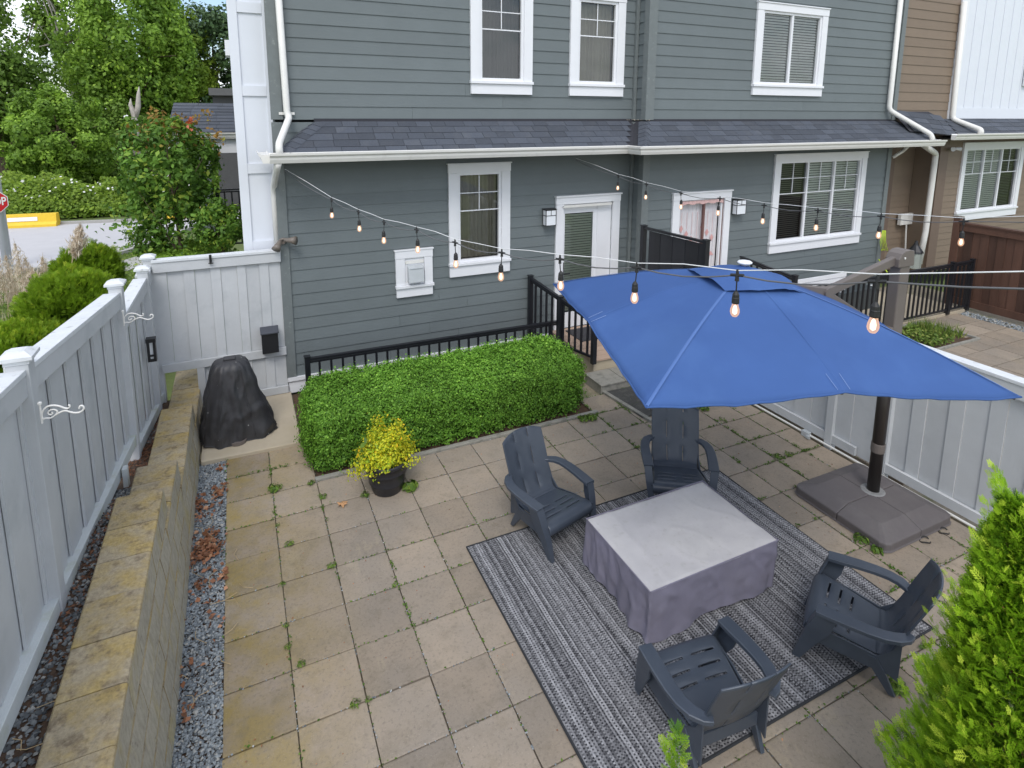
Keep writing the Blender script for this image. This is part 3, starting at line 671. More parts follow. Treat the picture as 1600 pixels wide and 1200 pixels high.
corner(XJ - .075, XJ - .022, YA - .075, YA - .020, Z0, 3.92); corner(XJ - .075, XJ - .022, YA - .075, YA - .020, 3.955, 6.9)
corner(XJ - .045, XJ + .10, YB - .045, YB - .0, Z0, 3.92); corner(XJ - .045, XJ + .13, YB - .045, YB - .0, 3.955, 6.9)
corner(XJ - .045, XJ - .021, YB + .001, YB + .09, Z0, 3.92); corner(XJ - .045, XJ - .021, YB + .001, YB + .09, 3.955, 6.9)
corner(XR - .13, XR, YB - .042, YB + .02, Z0, 3.92); corner(XR - .13, XR, YB - .042, YB + .02, 3.955, 6.9)
b = MB(); b.box(XL - .01, XJ - .08, YA - .03, YA + .02, .015, .255); b.box(XL - .02, XJ - .08, YA - .055, YA - .031, .20, .255); b.build('base_trim', WHITE, house)
b = MB(); b.box(XJ + .1, XR, YB - .03, YB + .02, .015, .25); b.box(XJ + .1, XR, YB - .055, YB - .031, .19, .25); b.build('base_trim', WHITE, house)
# solid core of the house behind the boards (sides and back)
b = MB(); b.box(XL + .01, XR - .01, YA + .55, 13, -.1, 7.0); b.build('house_body', GREY_SIDING, house)
b = MB(); b.box(XL, XL + .02, YA + .021, YA + .54, .0, 6.9); b.box(XR - .03, XR - .01, YB + .021, YA + .54, 0, 6.9); b.build('side_wall', GREY_SIDING, house)

# skirt roof
EA, EB, ZE, ZW = 2.66, 2.32, 3.505, 3.935
rd = MB()
A0, A1, A2, A3 = (.80, EA, ZE), (6.30, EA, ZE), (XJ, YA, ZW), (1.40, YA, ZW)
rd.add([A0, A1, A2, A3], [(0, 1, 2, 3)])
rd.add([A1, (6.30, EB, ZE), (XJ, YB, ZW), A2], [(0, 1, 2, 3)])
rd.add([(6.30, EB, ZE), (14.10, EB, ZE), (XR + .02, YB, ZW), (XJ, YB, ZW)], [(0, 1, 2, 3)])
rd.add([A0, A3, (.80, YA, ZE)], [(0, 1, 2)])
rd.add([(14.10, EB, ZE), (14.10, YB + .3, ZE), (XR + .02, YB, ZW)], [(0, 1, 2)])
# soffits and fascia
rd.add([(.80, EA, ZE - .02), (.80, YA, ZE - .02), (6.77, YA, ZE - .02), (6.77, EA, ZE - .02)], [(0, 1, 2, 3)])
rd.add([(6.30, EB, ZE - .024), (6.30, YB, ZE - .024), (14.10, YB, ZE - .024), (14.10, EB, ZE - .024)], [(0, 1, 2, 3)])
roof = rd.build('skirt_roof', SHDECK, house)
def shingles(p0, p1, q0, q1, rows, n_per_m, parent, tw=(.20, .34), skip0=0, skip1=0):
    """eave p0->p1, top q0->q1; every tab a wedge lying on the slope"""
    p0, p1, q0, q1 = map(Vector, (p0, p1, q0, q1)); e = (p1 - p0).normalized(); s = (q0 - p0); s = (s - e * s.dot(e)); SL = s.length; s.normalize(); nrm = e.cross(s).normalized()
    for r in range(rows):
        t = r / rows; a = p0.lerp(q0, t); b_ = p1.lerp(q1, t); d = (b_ - a).length; x = skip0; ex = SL / rows
        while x < d - skip1 - .04:
            w = min(random.uniform(*tw), d - skip1 - x)
            if d - skip1 - x - w < .1: w = d - skip1 - x
            c = a + e * (x + w / 2) + s * (ex * .5 + .006) + nrm * .002
            m = Matrix((( e.x, s.x, nrm.x), (e.y, s.y, nrm.y), (e.z, s.z, nrm.z))) @ Euler((-.045, 0, 0)).to_matrix()
            o = bpy.data.objects.new('shingle', unit_box('shingle', SHINGLE)); link(o, parent, c + nrm * random.uniform(0.004, .007)); o.scale = (w - .006, ex + .03, .011); o.rotation_euler = m.to_euler(); x += w
shingles(A0, A1, A3, A2, 5, 0, roof, (.20, .36), .16, .06)
shingles((6.30, EB, ZE), (14.10, EB, ZE), (XJ, YB, ZW), (XR + .02, YB, ZW), 5, 0, roof, (.24, .38), .10, .10)
def hipcaps(a, b_, n, w=.17, parent=roof):
    a, b_ = Vector(a), Vector(b_); d = (b_ - a).normalized(); h = Vector((d.x, d.y, 0)).normalized(); sdv = Vector((-h.y, h.x, 0)); u = d.cross(-sdv).normalized(); u = u if u.z > 0 else -u
    L = (b_ - a).length / n
    for i in range(n):
        p = a + d * (L * i); q = p + d * (L * 1.25); lo, hi = .018, .010
        b = MB(); dr = .045
        b.add([p + u * lo, p + sdv * w + u * (lo - dr), q + sdv * w + u * (hi - dr), q + u * hi, p - sdv * w + u * (lo - dr), q - sdv * w + u * (hi - dr),
               p + u * (lo - .012), p + sdv * w + u * (lo - dr - .012), p - sdv * w + u * (lo - dr - .012)], [(0, 1, 2, 3), (4, 0, 3, 5), (0, 6, 7, 1), (4, 8, 6, 0)])
        b.build('hip_shingle', SHINGLE, parent)
hipcaps(A0, A3, 8, .13); hipcaps((6.30, EB, ZE), (XJ, YB, ZW), 7, .12); hipcaps((14.10, EB, ZE), (XR + .02, YB, ZW), 8, .13)
b = MB(); b.box(1.35, XJ - .05, YA - .035, YA - .02, ZW - .02, ZW + .035); b.box(XJ, XR, YB - .035, YB - .02, ZW - .02, ZW + .035); b.build('roof_flashing', SHDECK, house)
# gutters (K profile) as parts
def gutter(a, b_, parent, out, mat=METAL_WHITE, capa=0, capb=0):
    a, b_ = Vector(a), Vector(b_); out = Vector(out); z = Vector((0, 0, 1))
    prof = [(0, 0), (.0, -.13), (.075, -.13), (.095, -.085), (.10, -.055), (.125, -.03), (.13, 0), (.118, 0), (.112, -.02), (.012, -.02)]
    d = (b_ - a).normalized()
    vs2 = [a + out * o_ + z * h + d * (o_ * capa) for o_, h in prof] + [b_ + out * o_ + z * h + d * (o_ * capb) for o_, h in prof]; m = len(prof)
    b = MB(); b.add(vs2, [(i, (i + 1) % m, m + (i + 1) % m, m + i) for i in range(m)] + [tuple(reversed(range(m))), tuple(range(m, 2 * m))]); return b.build('gutter', mat, parent)
ZG = 3.545
gutter((.72, EA + .01, ZG), (6.245, EA + .01, ZG), house, (0, -1, 0), capb=-1)
gutter((6.245, EA + .01, ZG - .001), (6.245, EB + .01, ZG - .001), house, (-1, 0, 0), capa=1, capb=1)
gutter((6.245, EB + .01, ZG), (14.15, EB + .01, ZG), house, (0, -1, 0), capa=-1)
gutter((.72, EA + .01, ZG - .002), (.72, YA, ZG - .002), house, (-1, 0, 0))
def downspout(pts, parent, w=.075, mat=METAL_WHITE):
    b = MB(); P = [Vector(p) for p in pts]; q = [P[0]]
    for i in range(1, len(P) - 1):
        a, c, e = P[i - 1], P[i], P[i + 1]; r = min(.09, (c - a).length * .4, (e - c).length * .4)
        for t in (0, .33, .66, 1): u = (1 - t); q.append((a - c).normalized() * r * u * u + (e - c).normalized() * r * t * t + c)
    q.append(P[-1]); b.tube(q, w * .60, 8); return b.build('downspout', mat, parent, smooth=True)
d1 = downspout([(.955, YA - .10, 6.9), (1.0, YA - .10, 4.05), (1.02, YA - .12, 3.98), (.84, EA - .02, 3.66), (.84, EA - .04, 3.52)], house)
b = MB(); b.box(.90, 1.10, YA - .055, YA - .04, 4.02, 4.055); b.build('downspout_strap', METAL_WHITE, house)
downspout([(.82, EA - .03, 3.42), (.80, EA + .05, 3.33), (.785, YA - .03, 3.08), (.785, YA + .06, 2.95), (.785, YA + .06, 2.1)], house)
q = [wy(1404, 30, YB - .09), wy(1389, 172, YB - .09)]
downspout([q[0] + Vector((0, 0, .6)), q[1], (13.75, EB + .0, 3.66), (13.78, EB - .04, 3.52)], house, .085)
# side bay in white panels, set back from the corner
YW = 3.47
b = MB(); b.box(.375, .83, YW, YW + .9, -.3, 7.0); bay = b.build('side_bay', WHITE_PANEL, house)
for x0, x1 in ((.355, .47), (.775, .835)): b = MB(); b.box(x0, x1, YW - .025, YW - .002, 1.6, 7.0); b.build('trim_board', WHITE_PANEL, bay)
for z in (5.35, 4.27, 3.22, 2.13): b = MB(); b.box(.472, .773, YW - .022, YW - .002, z, z + .135); b.build('trim_board', WHITE_PANEL, bay)
b = MB(); b.box(.30, .372, YW + .1, YW + .5, 4.80, 5.0); b.build('beam_end', WHITE, bay)

# porch deck and steps of the near unit
b = MB(); b.box(5.14, XJ - .05, 1.86, YA - .06, -.05, .285); b.build('porch_base', CONC, house, bevel=.01)
for k in range(9):
    y0 = 1.83 + k * .155; b = MB(); b.box(5.12, XJ - .05, y0, y0 + .148, .287, .312); b.build('deck_board', M('deck_board_wood', (.40, .29, .22), .8, .1, 20, .08, .2, 60, stretch=(.2, 1, 1)) if 'deck_board_wood' not in MATS else MATS['deck_board_wood'], house)
b = MB(); b.box(XJ + .12, 9.05, 1.6, YB - .06, 0, .30); b.build('porch_base', CONC, house, bevel=.01)
stp = MB(); stp.box(4.98, 6.3, 1.40, 1.85, -.04, .10); st = stp.build('porch_step', CONC_GREY, house)
for k in range(3): b = MB(); b.box(4.97 + k * .44, 5.40 + k * .44, 1.385, 1.85, .102, .128); b.build('step_slab', CONC_GREY, house, bevel=.004)
# ================================================================== BROWN HOUSE
brown = thing('brown_house', (17, 3.0, 0), 'brown lap sided townhouse with a white board panel above, at the right', 'house')
YN = 3.0
def nb(px, py, y=YN - .05): return wy(px, py, y)
hb = [window(brown, YN - .01, 16.22, 18.90, 1.50, 3.42, .15, .22, 3, 2, .40, 'slat', dark=3)]
siding(brown, 'n1', BROWN_SIDING, 15.64, 21, YN, .30, 3.60, .155, hb)
siding(brown, 'n2', BROWN_SIDING, 14.55, 15.35, YN + .55, .30, 3.60, .155, ())
siding(brown, 'n2', BROWN_SIDING, 13.2, 14.2, YN + 1.1, .30, 3.60, .155, ())
siding(brown, 'n3', BROWN_SIDING, 13.5, 15.42, YN, 3.98, 6.9, .195, ())
def nbb(name, x0, x1, y0, y1, z0, z1, mat): b = MB(); b.box(x0, x1, y0, y1, z0, z1); return b.build(name, mat, brown)
nbb('corner_board', 15.30, 15.63, YN - .04, YN + .02, .25, 3.60, BROWN_TRIM); nbb('side_wall', 15.30, 15.33, YN + .02, YN + .53, .25, 3.6, BROWN_SIDING)
nbb('corner_board', 14.22, 14.52, YN + .50, YN + .56, .25, 3.60, BROWN_TRIM); nbb('side_wall', 14.22, 14.25, YN + .56, YN + 1.1, .25, 3.6, BROWN_SIDING)
nbb('corner_board', 15.44, 15.70, YN - .04, YN + .02, 3.98, 6.9, WHITE)
wp = nbb('board_panel', 15.70, 21, YN - .012, YN + .02, 3.98, 6.9, WHITE_PANEL)
for k in range(11): b = MB(); x = 16.02 + .38 * k; b.box(x, x + .045, YN - .026, YN - .013, 4.25, 6.9); b.build('batten', WHITE_PANEL, wp)
b = MB(); b.box(15.71, 21, YN - .028, YN - .013, 3.99, 4.24); b.build('base_board', WHITE_PANEL, wp)
window(brown, YN - .04, 18.35, 20.2, 4.80, 6.5, .15, .20, 2, 2, .4, 'slat')
nbb('house_body', 13.3, 21, YN + 1.2, 13, -.1, 7.0, BROWN_SIDING)
nbb('base_trim', 13.3, 15.3, YN + 1.0, YN + 1.05, 0, .28, WHITE)
nrm_ = MB(); nrm_.add([(14.85, 2.35, 3.60), (21, 2.35, 3.60), (21, YN, 3.97), (15.35, YN, 3.97)], [(0, 1, 2, 3)]); nrm_.add([(13.4, 2.55, 3.72), (14.85, 2.35, 3.60), (15.35, YN, 3.97), (14.7, YN, 4.15), (13.4, YN, 4.15)], [(0, 1, 2, 3, 4)])
nrm_.add([(14.5, 2.35, 3.55), (14.5, YN, 3.55), (21, YN, 3.55), (21, 2.35, 3.55)], [(0, 1, 2, 3)])
nroof = nrm_.build('skirt_roof', SHDECK, brown)
shingles((14.9, 2.35, 3.605), (20.5, 2.35, 3.605), (15.35, YN, 3.975), (20.5, YN, 3.975), 4, 0, nroof, (.32, .5))
shingles((13.5, 2.54, 3.72), (14.8, 2.38, 3.61), (13.5, YN, 4.15), (14.9, YN, 4.0), 4, 0, nroof, (.3, .4))
gutter((14.55, 2.36, 3.66), (21, 2.36, 3.66), brown, (0, -1, 0))
def ds2(px): return [wy(x, y, yy) for x, y, yy in px]
p = ds2([(1488, 186, 2.9), (1533, 203, 2.3)]); downspout([p[0] + Vector((-.1, 0, 2.6)), p[0], p[1], p[1] + Vector((0, 0, -.1))], brown, .10)
p = ds2([(1444, 227, 2.6), (1462, 240, 2.95), (1446, 362, 2.95), (1436, 412, 2.95)]); downspout(p, brown, .11)
p = ds2([(1418, 229, 2.6), (1411, 236, 2.8), (1395, 246, 2.9)]); downspout(p, brown, .06)

# ================================================================== FENCES
def post(parent, x, y, z0, z1, w, mat=FENCE, cap=True):
    b = MB(); b.box(x - w / 2, x + w / 2, y - w / 2, y + w / 2, z0, z1); p = b.build('post', mat, parent, bevel=.004)
    if cap:
        b = MB(); e = .028; c = w / 2 + e
        b.box(x - w / 2 - .006, x + w / 2 + .006, y - w / 2 - .006, y + w / 2 + .006, z1 + .001, z1 + .03)
        b.add([(x - c, y - c, z1 + .03), (x + c, y - c, z1 + .03), (x + c, y + c, z1 + .03), (x - c, y + c, z1 + .03), (x - c, y - c, z1 + .052), (x + c, y - c, z1 + .052), (x + c, y + c, z1 + .052), (x - c, y + c, z1 + .052),
               (x - c * .45, y - c * .45, z1 + .08), (x + c * .45, y - c * .45, z1 + .08), (x + c * .45, y + c * .45, z1 + .08), (x - c * .45, y + c * .45, z1 + .08)],
              [(3, 2, 1, 0), (0, 1, 5, 4), (1, 2, 6, 5), (2, 3, 7, 6), (3, 0, 4, 7), (4, 5, 9, 8), (5, 6, 10, 9), (6, 7, 11, 10), (7, 4, 8, 11), (8, 9, 10, 11)])
        b.build('post_cap', FENCE_TOP, p)
    return p
lf = thing('board_fence', (-.85, 0, .6), 'pale grey board fence stepping down behind the retaining wall, with capped posts', 'fence')
PO = [(-1.03, -3.55, .86, 2.86), (-.965, -1.12, .70, 2.56), (-.885, 1.50, .40, 2.30), (-.83, 2.92, .15, 2.10), (-.81, 3.30, .10, 2.16)]
for x, y, z0, z1 in PO: post(lf, x + .030, y, z0, z1, .115)
# panels between posts: (top z near, top z far, bottom z near, bottom z far)
PAN = [(2.68, 2.52, 1.10, .96), (2.51, 2.25, .94, .70), (1.98, 2.03, .52, .36), (2.04, 2.08, .40, .34)]
for (a, c, pn) in zip(PO, PO[1:], PAN):
    ya_, yb_ = a[1] + .055, c[1] - .055; L = yb_ - ya_
    if L < .1: continue
    xa_, xb_ = a[0], c[0]
    def X_(y, o=0): return xa_ + (xb_ - xa_) * (y - a[1]) / (c[1] - a[1]) + o
    def ZT(y): return pn[0] + (pn[1] - pn[0]) * (y - ya_) / L
    def ZB(y): return pn[2] + (pn[3] - pn[2]) * (y - ya_) / L
    b = MB(); b.bar((X_(ya_), ya_, ZT(ya_) - .012), (X_(yb_), yb_, ZT(yb_) - .012), .145, .035); b.build('top_cap', FENCE_TOP, lf, bevel=.004)
    b = MB(); b.bar((X_(ya_, .048), ya_, ZT(ya_) - .10), (X_(yb_, .048), yb_, ZT(yb_) - .10), .038, .135); b.build('top_rail', FENCE, lf, bevel=.003)
    b = MB(); b.bar((X_(ya_, .040), ya_, ZB(ya_) - .05), (X_(yb_, .040), yb_, ZB(yb_) - .05), .075, .11); b.build('bottom_rail', FENCE_LOW, lf, bevel=.004)
    y = ya_; k = 0
    b2 = MB()
    while y < yb_ - .01:
        rec = (k % 2 == 1); w = min(.095 if rec else .285, yb_ - y)
        off = .0045 if rec else .024
        b = MB(); x_ = X_(y + w / 2, off)
        zt = ZT(y + w / 2) - .14; zb = ZB(y + w / 2) - .06
        y0, y1 = (y - .04, y + w + .04) if rec else (y + .001, y + w - .001)
        b.box(x_ - .012, x_ + .007, y0, y1, zb, zt); b.build('fence_board', FENCE, lf); y += w; k += 1
b = MB(); b.box(-.815, -.775, .62, .70, .50, .78); b.build('rail_cleat', FENCE_LOW, lf)
# back fence with the side gate
bf = thing('gate_fence', (0, 3.25, 0), 'grey board fence and side gate closing the gap between fence and house', 'fence')
YG = 3.24
b = MB(); b.box(-.74, .815, YG - .05, YG + .09, 2.135, 2.17); b.build('top_cap', FENCE_TOP, bf, bevel=.003)
b = MB(); b.box(-.735, .81, YG - .035, YG - .002, 2.00, 2.134); b.build('top_rail', FENCE, bf, bevel=.003)
b = MB(); b.box(-.735, .81, YG - .035, YG - .002, .63, .745); b.build('mid_rail', FENCE, bf, bevel=.003)
b = MB(); b.box(-.27, .81, YG - .035, YG - .002, .05, .16); b.build('bottom_rail', FENCE, bf, bevel=.003)
x = -.735; k = 0; ws = [.15, .19, .13, .19, .12, .20, .11, .17, .12, .19]
while x < .80:
    w = min(ws[k % len(ws)], .81 - x); off = .016 if k % 2 else 0
    b = MB(); b.box(x + .001, x + w - .001, YG + off, YG + off + .018, .70 if x < -.30 else .08, 2.10); b.build('fence_board', FENCE, bf); x += w; k += 1
b = MB(); b.box(-.33, -.24, YG - .03, YG + .06, -.05, .64); b.build('post', FENCE, bf)
# right fence between the yards
rf = thing('board_fence', (6.8, 0, 0), 'grey board fence on the right side of the patio behind the umbrella base', 'fence')
XF = 6.80; ZR = 1.60
b = MB(); b.box(XF - .04, XF + .10, -5.0, 1.9, ZR, ZR + .035); b.build('top_cap', FENCE_TOP, rf, bevel=.003)
b = MB(); b.box(XF - .03, XF + .004, -5.0, 1.9, ZR - .14, ZR - .002); b.build('top_rail', FENCE, rf)
b = MB(); b.box(XF + .035, XF + .07, -5.0, 1.9, ZR - .14, ZR - .002); b.build('top_rail', FENCE, rf)
b = MB(); b.box(XF - .035, XF + .004, -1.30, 1.9, .06, .17); b.build('bottom_rail', FENCE, rf, bevel=.003)
b = MB(); b.box(XF - .035, XF + .004, -5.0, -1.62, .06, .17); b.build('bottom_rail', FENCE, rf, bevel=.003)
for y in (1.85, -.95, -1.62, -4.0): b = MB(); b.box(XF - .045, XF + .045, y - .045, y + .045, -.03, ZR - .001); b.build('post', FENCE, rf)
y = -5.0; k = 0
while y < 1.80:
    w = ((.21, .14) if y < -1.62 else (.30, .25))[k % 2]; b = MB(); off = .005 if k % 2 else .018; b.box(XF + off, XF + off + .016, y + .0015, y + w - .0015, .05, ZR - .02); b.build('fence_board', FENCE, rf); y += w; k += 1
cnd = MB(); cnd.tube([(6.735, 1.9, .03), (6.735, -4.5, .03)], .013); c1 = cnd.build('conduit', METAL_WHITE); tag(c1, 'white conduit running along the foot of the right grey fence', 'conduit')
jb = MB(); p = gz(1262, 676, .04); jb.box(6.69, 6.755, p.y - .05, p.y + .05, .0, .07); jb.box(6.66, 6.69, p.y - .09, p.y - .04, .01, .05); o = jb.build('junction_box', GALV, bevel=.004); tag(o, 'small grey junction box on the conduit at the foot of the right fence', 'junction box')
# brown stained fence of the far unit
wf = thing('brown_fence', (14.2, .5, 0), 'reddish brown stained board fence at the far right edge beyond the black railing', 'fence')
XW = 14.2
p = wx(1497, 357, XW); b = MB(); b.box(XW - .06, XW + .06, 1.75, 1.88, 0, 1.92); b.build('post', CEDAR, wf)
b = MB(); b.box(XW - .07, XW + .07, 1.74, 1.89, 1.921, 1.95); b.build('post_cap', BRONZE, wf)
b = MB(); b.box(XW - .07, XW + .08, -3.0, 1.74, 1.80, 1.835); b.build('top_cap', CEDAR, wf); b = MB(); b.box(XW - .05, XW - .012, -3.0, 1.74, 1.66, 1.799); b.build('top_rail', CEDAR, wf)
b = MB(); b.box(XW - .05, XW - .012, -3.0, 1.74, .07, .22); b.build('bottom_rail', CEDAR, wf)
y = -3.0; k = 0
while y < 1.73: w = .15; b = MB(); off = .012 * (k % 2); b.box(XW - .01 + off, XW + .008 + off, y + .001, min(y + w, 1.74) - .001, .06, 1.70); b.build('fence_board', CEDAR, wf); y += w; k += 1

# ================================================================== RAILINGS
def railing(name, A, B, za, zb, zfa, zfb, label, posts=(0, 1), sp=.105, cat='railing', pw=.07, parent=None, panel=False):
    r = parent or thing(name, (A[0], A[1], zfa), label, cat)
    A2, B2 = Vector((*A, za)), Vector((*B, zb)); L = (Vector(B) - Vector(A)).length; d = (Vector((*B, 0)) - Vector((*A, 0))).normalized()
    if not panel: b = MB(); b.bar(A2, B2, .055, .032); b.bar(A2 - Vector((0, 0, .045)), B2 - Vector((0, 0, .045)), .03, .03); b.build('top_rail', BLACKMETAL, r, bevel=.003)
    else: b = MB(); b.bar(A2, B2, .06, .04); b.build('top_rail', BLACKMETAL, r, bevel=.003)
    b = MB(); b.bar((*A, zfa + .08), (*B, zfb + .08), .03, .035); b.build('bottom_rail', BLACKMETAL, r)
    for t in posts:
        p = Vector(A).lerp(Vector(B), t); z = za + (zb - za) * t; zf = zfa + (zfb - zfa) * t
        b = MB(); b.box(p.x - pw / 2, p.x + pw / 2, p.y - pw / 2, p.y + pw / 2, zf - .02, z + .03); b.box(p.x - pw / 2 - .008, p.x + pw / 2 + .008, p.y - pw / 2 - .008, p.y + pw / 2 + .008, z + .031, z + .045); b.build('post', BLACKMETAL, r)
    n = max(1, int(L / sp))
    for i in range(1, n):
        t = i / n
        if any(abs(t - q) * L < .05 for q in posts): continue
        p = Vector(A).lerp(Vector(B), t); z = za + (zb - za) * t - .06; zf = zfa + (zfb - zfa) * t + .09
        b = MB()
        if panel:
            off = .006 * (i % 2); q = Vector(A).lerp(Vector(B), (i + 1) / n)
            b.bar(Vector((p.x + off, p.y, (z + zf) / 2)), Vector((q.x + off, q.y, (z + zf) / 2)), .012, z - zf + .05); b.build('panel_board', BLACKPANEL, r)
        else: b.box(p.x - .0145, p.x + .0145, p.y - .0145, p.y + .0145, zf, z); b.build('baluster', BLACKMETAL, r)
    return r
pA = wy(480, 561, 2.72); pB = wy(872, 502, 2.72)
railing('railing', (pA.x, 2.72), (pB.x, 2.72), pA.z, pB.z, .0, .0, 'long low black metal railing between the hedge and the left house wall', posts=(0,), sp=.152)
w0 = wy(829, 434, 3.18); w1 = wy(888, 475, 2.55); w2 = wy(929, 502, 1.80)
r2 = railing('railing', (w0.x, w0.y), (w2.x, w2.y), w0.z, w2.z, .3, .3, 'black metal porch railing beside the glazed door, right of the hedge', posts=(0, .5, 1), sp=.125)
q0 = wx(1157, 401, 9.0); q1 = wx(1250, 436, 9.0)
railing('railing', (9.0, q0.y), (9.0, q1.y + .1), q0.z, q1.z, .3, .3, 'short black railing rising behind the peak of the blue umbrella', posts=(1,), sp=.13)
railing('privacy_screen', (6.76, 2.86), (6.76, 1.33), 2.09, 2.13, .3, .3, 'solid black board privacy screen between the two porches', posts=(0, 1), sp=.145, cat='screen', pw=.08, panel=True)
a_ = wy(1262, 452, 1.35); b_ = wy(1520, 409, 1.35)
railing('railing', (9.2, 1.35), (b_.x, 1.35), 1.10, 1.10, .06, .06, 'long black railing along the neighbouring walk, behind the umbrella mast', posts=(0, .45, .86, 1), sp=.138)

# ================================================================== PATIO FURNITURE
# ---- rug
b = MB(); x0, x1, y0, y1 = 2.07, 5.14, -3.13, -.74; n = 30
vs2 = []
for j in range(n + 1):
    for i in range(n + 1):
        x = x0 + (x1 - x0) * i / n; y = y0 + (y1 - y0) * j / n; e = min(i, j, n - i, n - j)
        vs2.append((x + .004 * math.sin(y * 5), y + .006 * math.sin(x * 4), .016 + (.004 * math.sin(x * 7 + y * 3) if e else 0)))
b.add(vs2, [(j * (n + 1) + i, j * (n + 1) + i + 1, (j + 1) * (n + 1) + i + 1, (j + 1) * (n + 1) + i) for j in range(n) for i in range(n)])
rug = b.build('outdoor_rug', RUG, smooth=True); tag(rug, 'charcoal and white striped woven outdoor rug under the table and chairs', 'rug')
b = MB(); b.tube([(x0, y0, .012), (x1, y0, .012), (x1, y1, .012), (x0, y1, .012), (x0, y0, .012)], .011, 6); b.build('rug_border', RUGEDGE, rug)

# ---- covered fire table
tb = thing('covered_table', (3.66, -1.86, 0), 'low square table under a fitted grey cover with purple grey skirt', 'table cover')
tx0, tx1, ty0, ty1, tz = 2.965, 4.31, -2.31, -1.40, .485
b = MB(); n = 60; vs2 = []
for j in range(n + 1):
    for i in range(n + 1):
        u, v = i / n, j / n; x = tx0 + (tx1 - tx0) * u; y = ty0 + (ty1 - ty0) * v
        z = tz + .006 * mn.noise(Vector((x * 5, y * 5, 0))) + .005 * max(0, 1 - abs(mn.noise(Vector((x * 2.2 + 3, y * 2.2, 5)))) * 9) - .010 * math.exp(-((u - .5) ** 2 + (v - .5) ** 2) * 40)
        e = min(u, v, 1 - u, 1 - v); z -= max(0, .02 - e) * .5
        vs2.append((x, y, z))
b.add(vs2, [(j * (n + 1) + i, j * (n + 1) + i + 1, (j + 1) * (n + 1) + i + 1, (j + 1) * (n + 1) + i) for j in range(n) for i in range(n)])
b.build('cover_top', COVER_TOP, tb, smooth=True)
b = MB(); per = []; nn = 56
def rim(t):
    c = [(tx0, ty0), (tx1, ty0), (tx1, ty1), (tx0, ty1)]; k = int(t * 4) % 4; f = t * 4 - int(t * 4); a, e = c[k], c[(k + 1) % 4]
    nrm = [(0, -1), (1, 0), (0, 1), (-1, 0)]; nv = nrm[k]
    if f < .06: o = nrm[(k - 1) % 4]; w = .5 + f / .12; nv = (nv[0] * w + o[0] * (1 - w), nv[1] * w + o[1] * (1 - w))
    if f > .94: o = nrm[(k + 1) % 4]; w = .5 + (1 - f) / .12; nv = (nv[0] * w + o[0] * (1 - w), nv[1] * w + o[1] * (1 - w))
    return Vector((a[0] + (e[0] - a[0]) * f, a[1] + (e[1] - a[1]) * f, 0)), Vector((*nv, 0))
NT, NZ = 320, 26; vs2 = []
for k in range(NZ + 1):
    h = k / NZ
    for i in range(NT):
        t = i / NT; p, nv = rim(t); s = t * 4.5
        n1 = mn.noise(Vector((s * 2.6, h * .4, 3.1))); n2 = mn.noise(Vector((s * 7.5 + h * .5, h * .4, 7.7))); n3 = 1 - abs(mn.noise(Vector((s * 6 - h * 1.4, h * .9 + s * .8, 1.2)))) * 2
        fold = (.060 * n1 + .045 * n2) * h ** 1.0
        cre = .016 * max(0, n3 - .45) * min(1, h * 5) + .005 * mn.noise(Vector((s * 14, h * 5, 0)))
        f4 = (t * 4) % 1; corner = math.exp(-((min(f4, 1 - f4)) / .035) ** 2)
        out = fold + cre + .020 * h * corner
        z = tz - .003 - (tz - .045) * h + (.030 * mn.noise(Vector((s * 2.1, 0, 9)))) * (h ** 3)
        vs2.append((p.x + nv.x * out, p.y + nv.y * out, max(.022, z)))
b.add(vs2, [(k * NT + i, (k + 1) * NT + i, (k + 1) * NT + (i + 1) % NT, k * NT + (i + 1) % NT) for k in range(NZ) for i in range(NT)])
b.build('cover_skirt', COVER_SIDE, tb, smooth=True)
b = MB(); b.tube([(tx0, ty0, tz - .002), (tx1, ty0, tz - .002), (tx1, ty1, tz - .002), (tx0, ty1, tz - .002), (tx0, ty0, tz - .002)], .006, 6); b.build('piping', COVER_SIDE, tb)
b = MB(); b.box(tx0 + .12, tx1 - .12, ty0 + .12, ty1 - .12, .03, tz - .04); b.build('table_body', DARK_IN, tb)

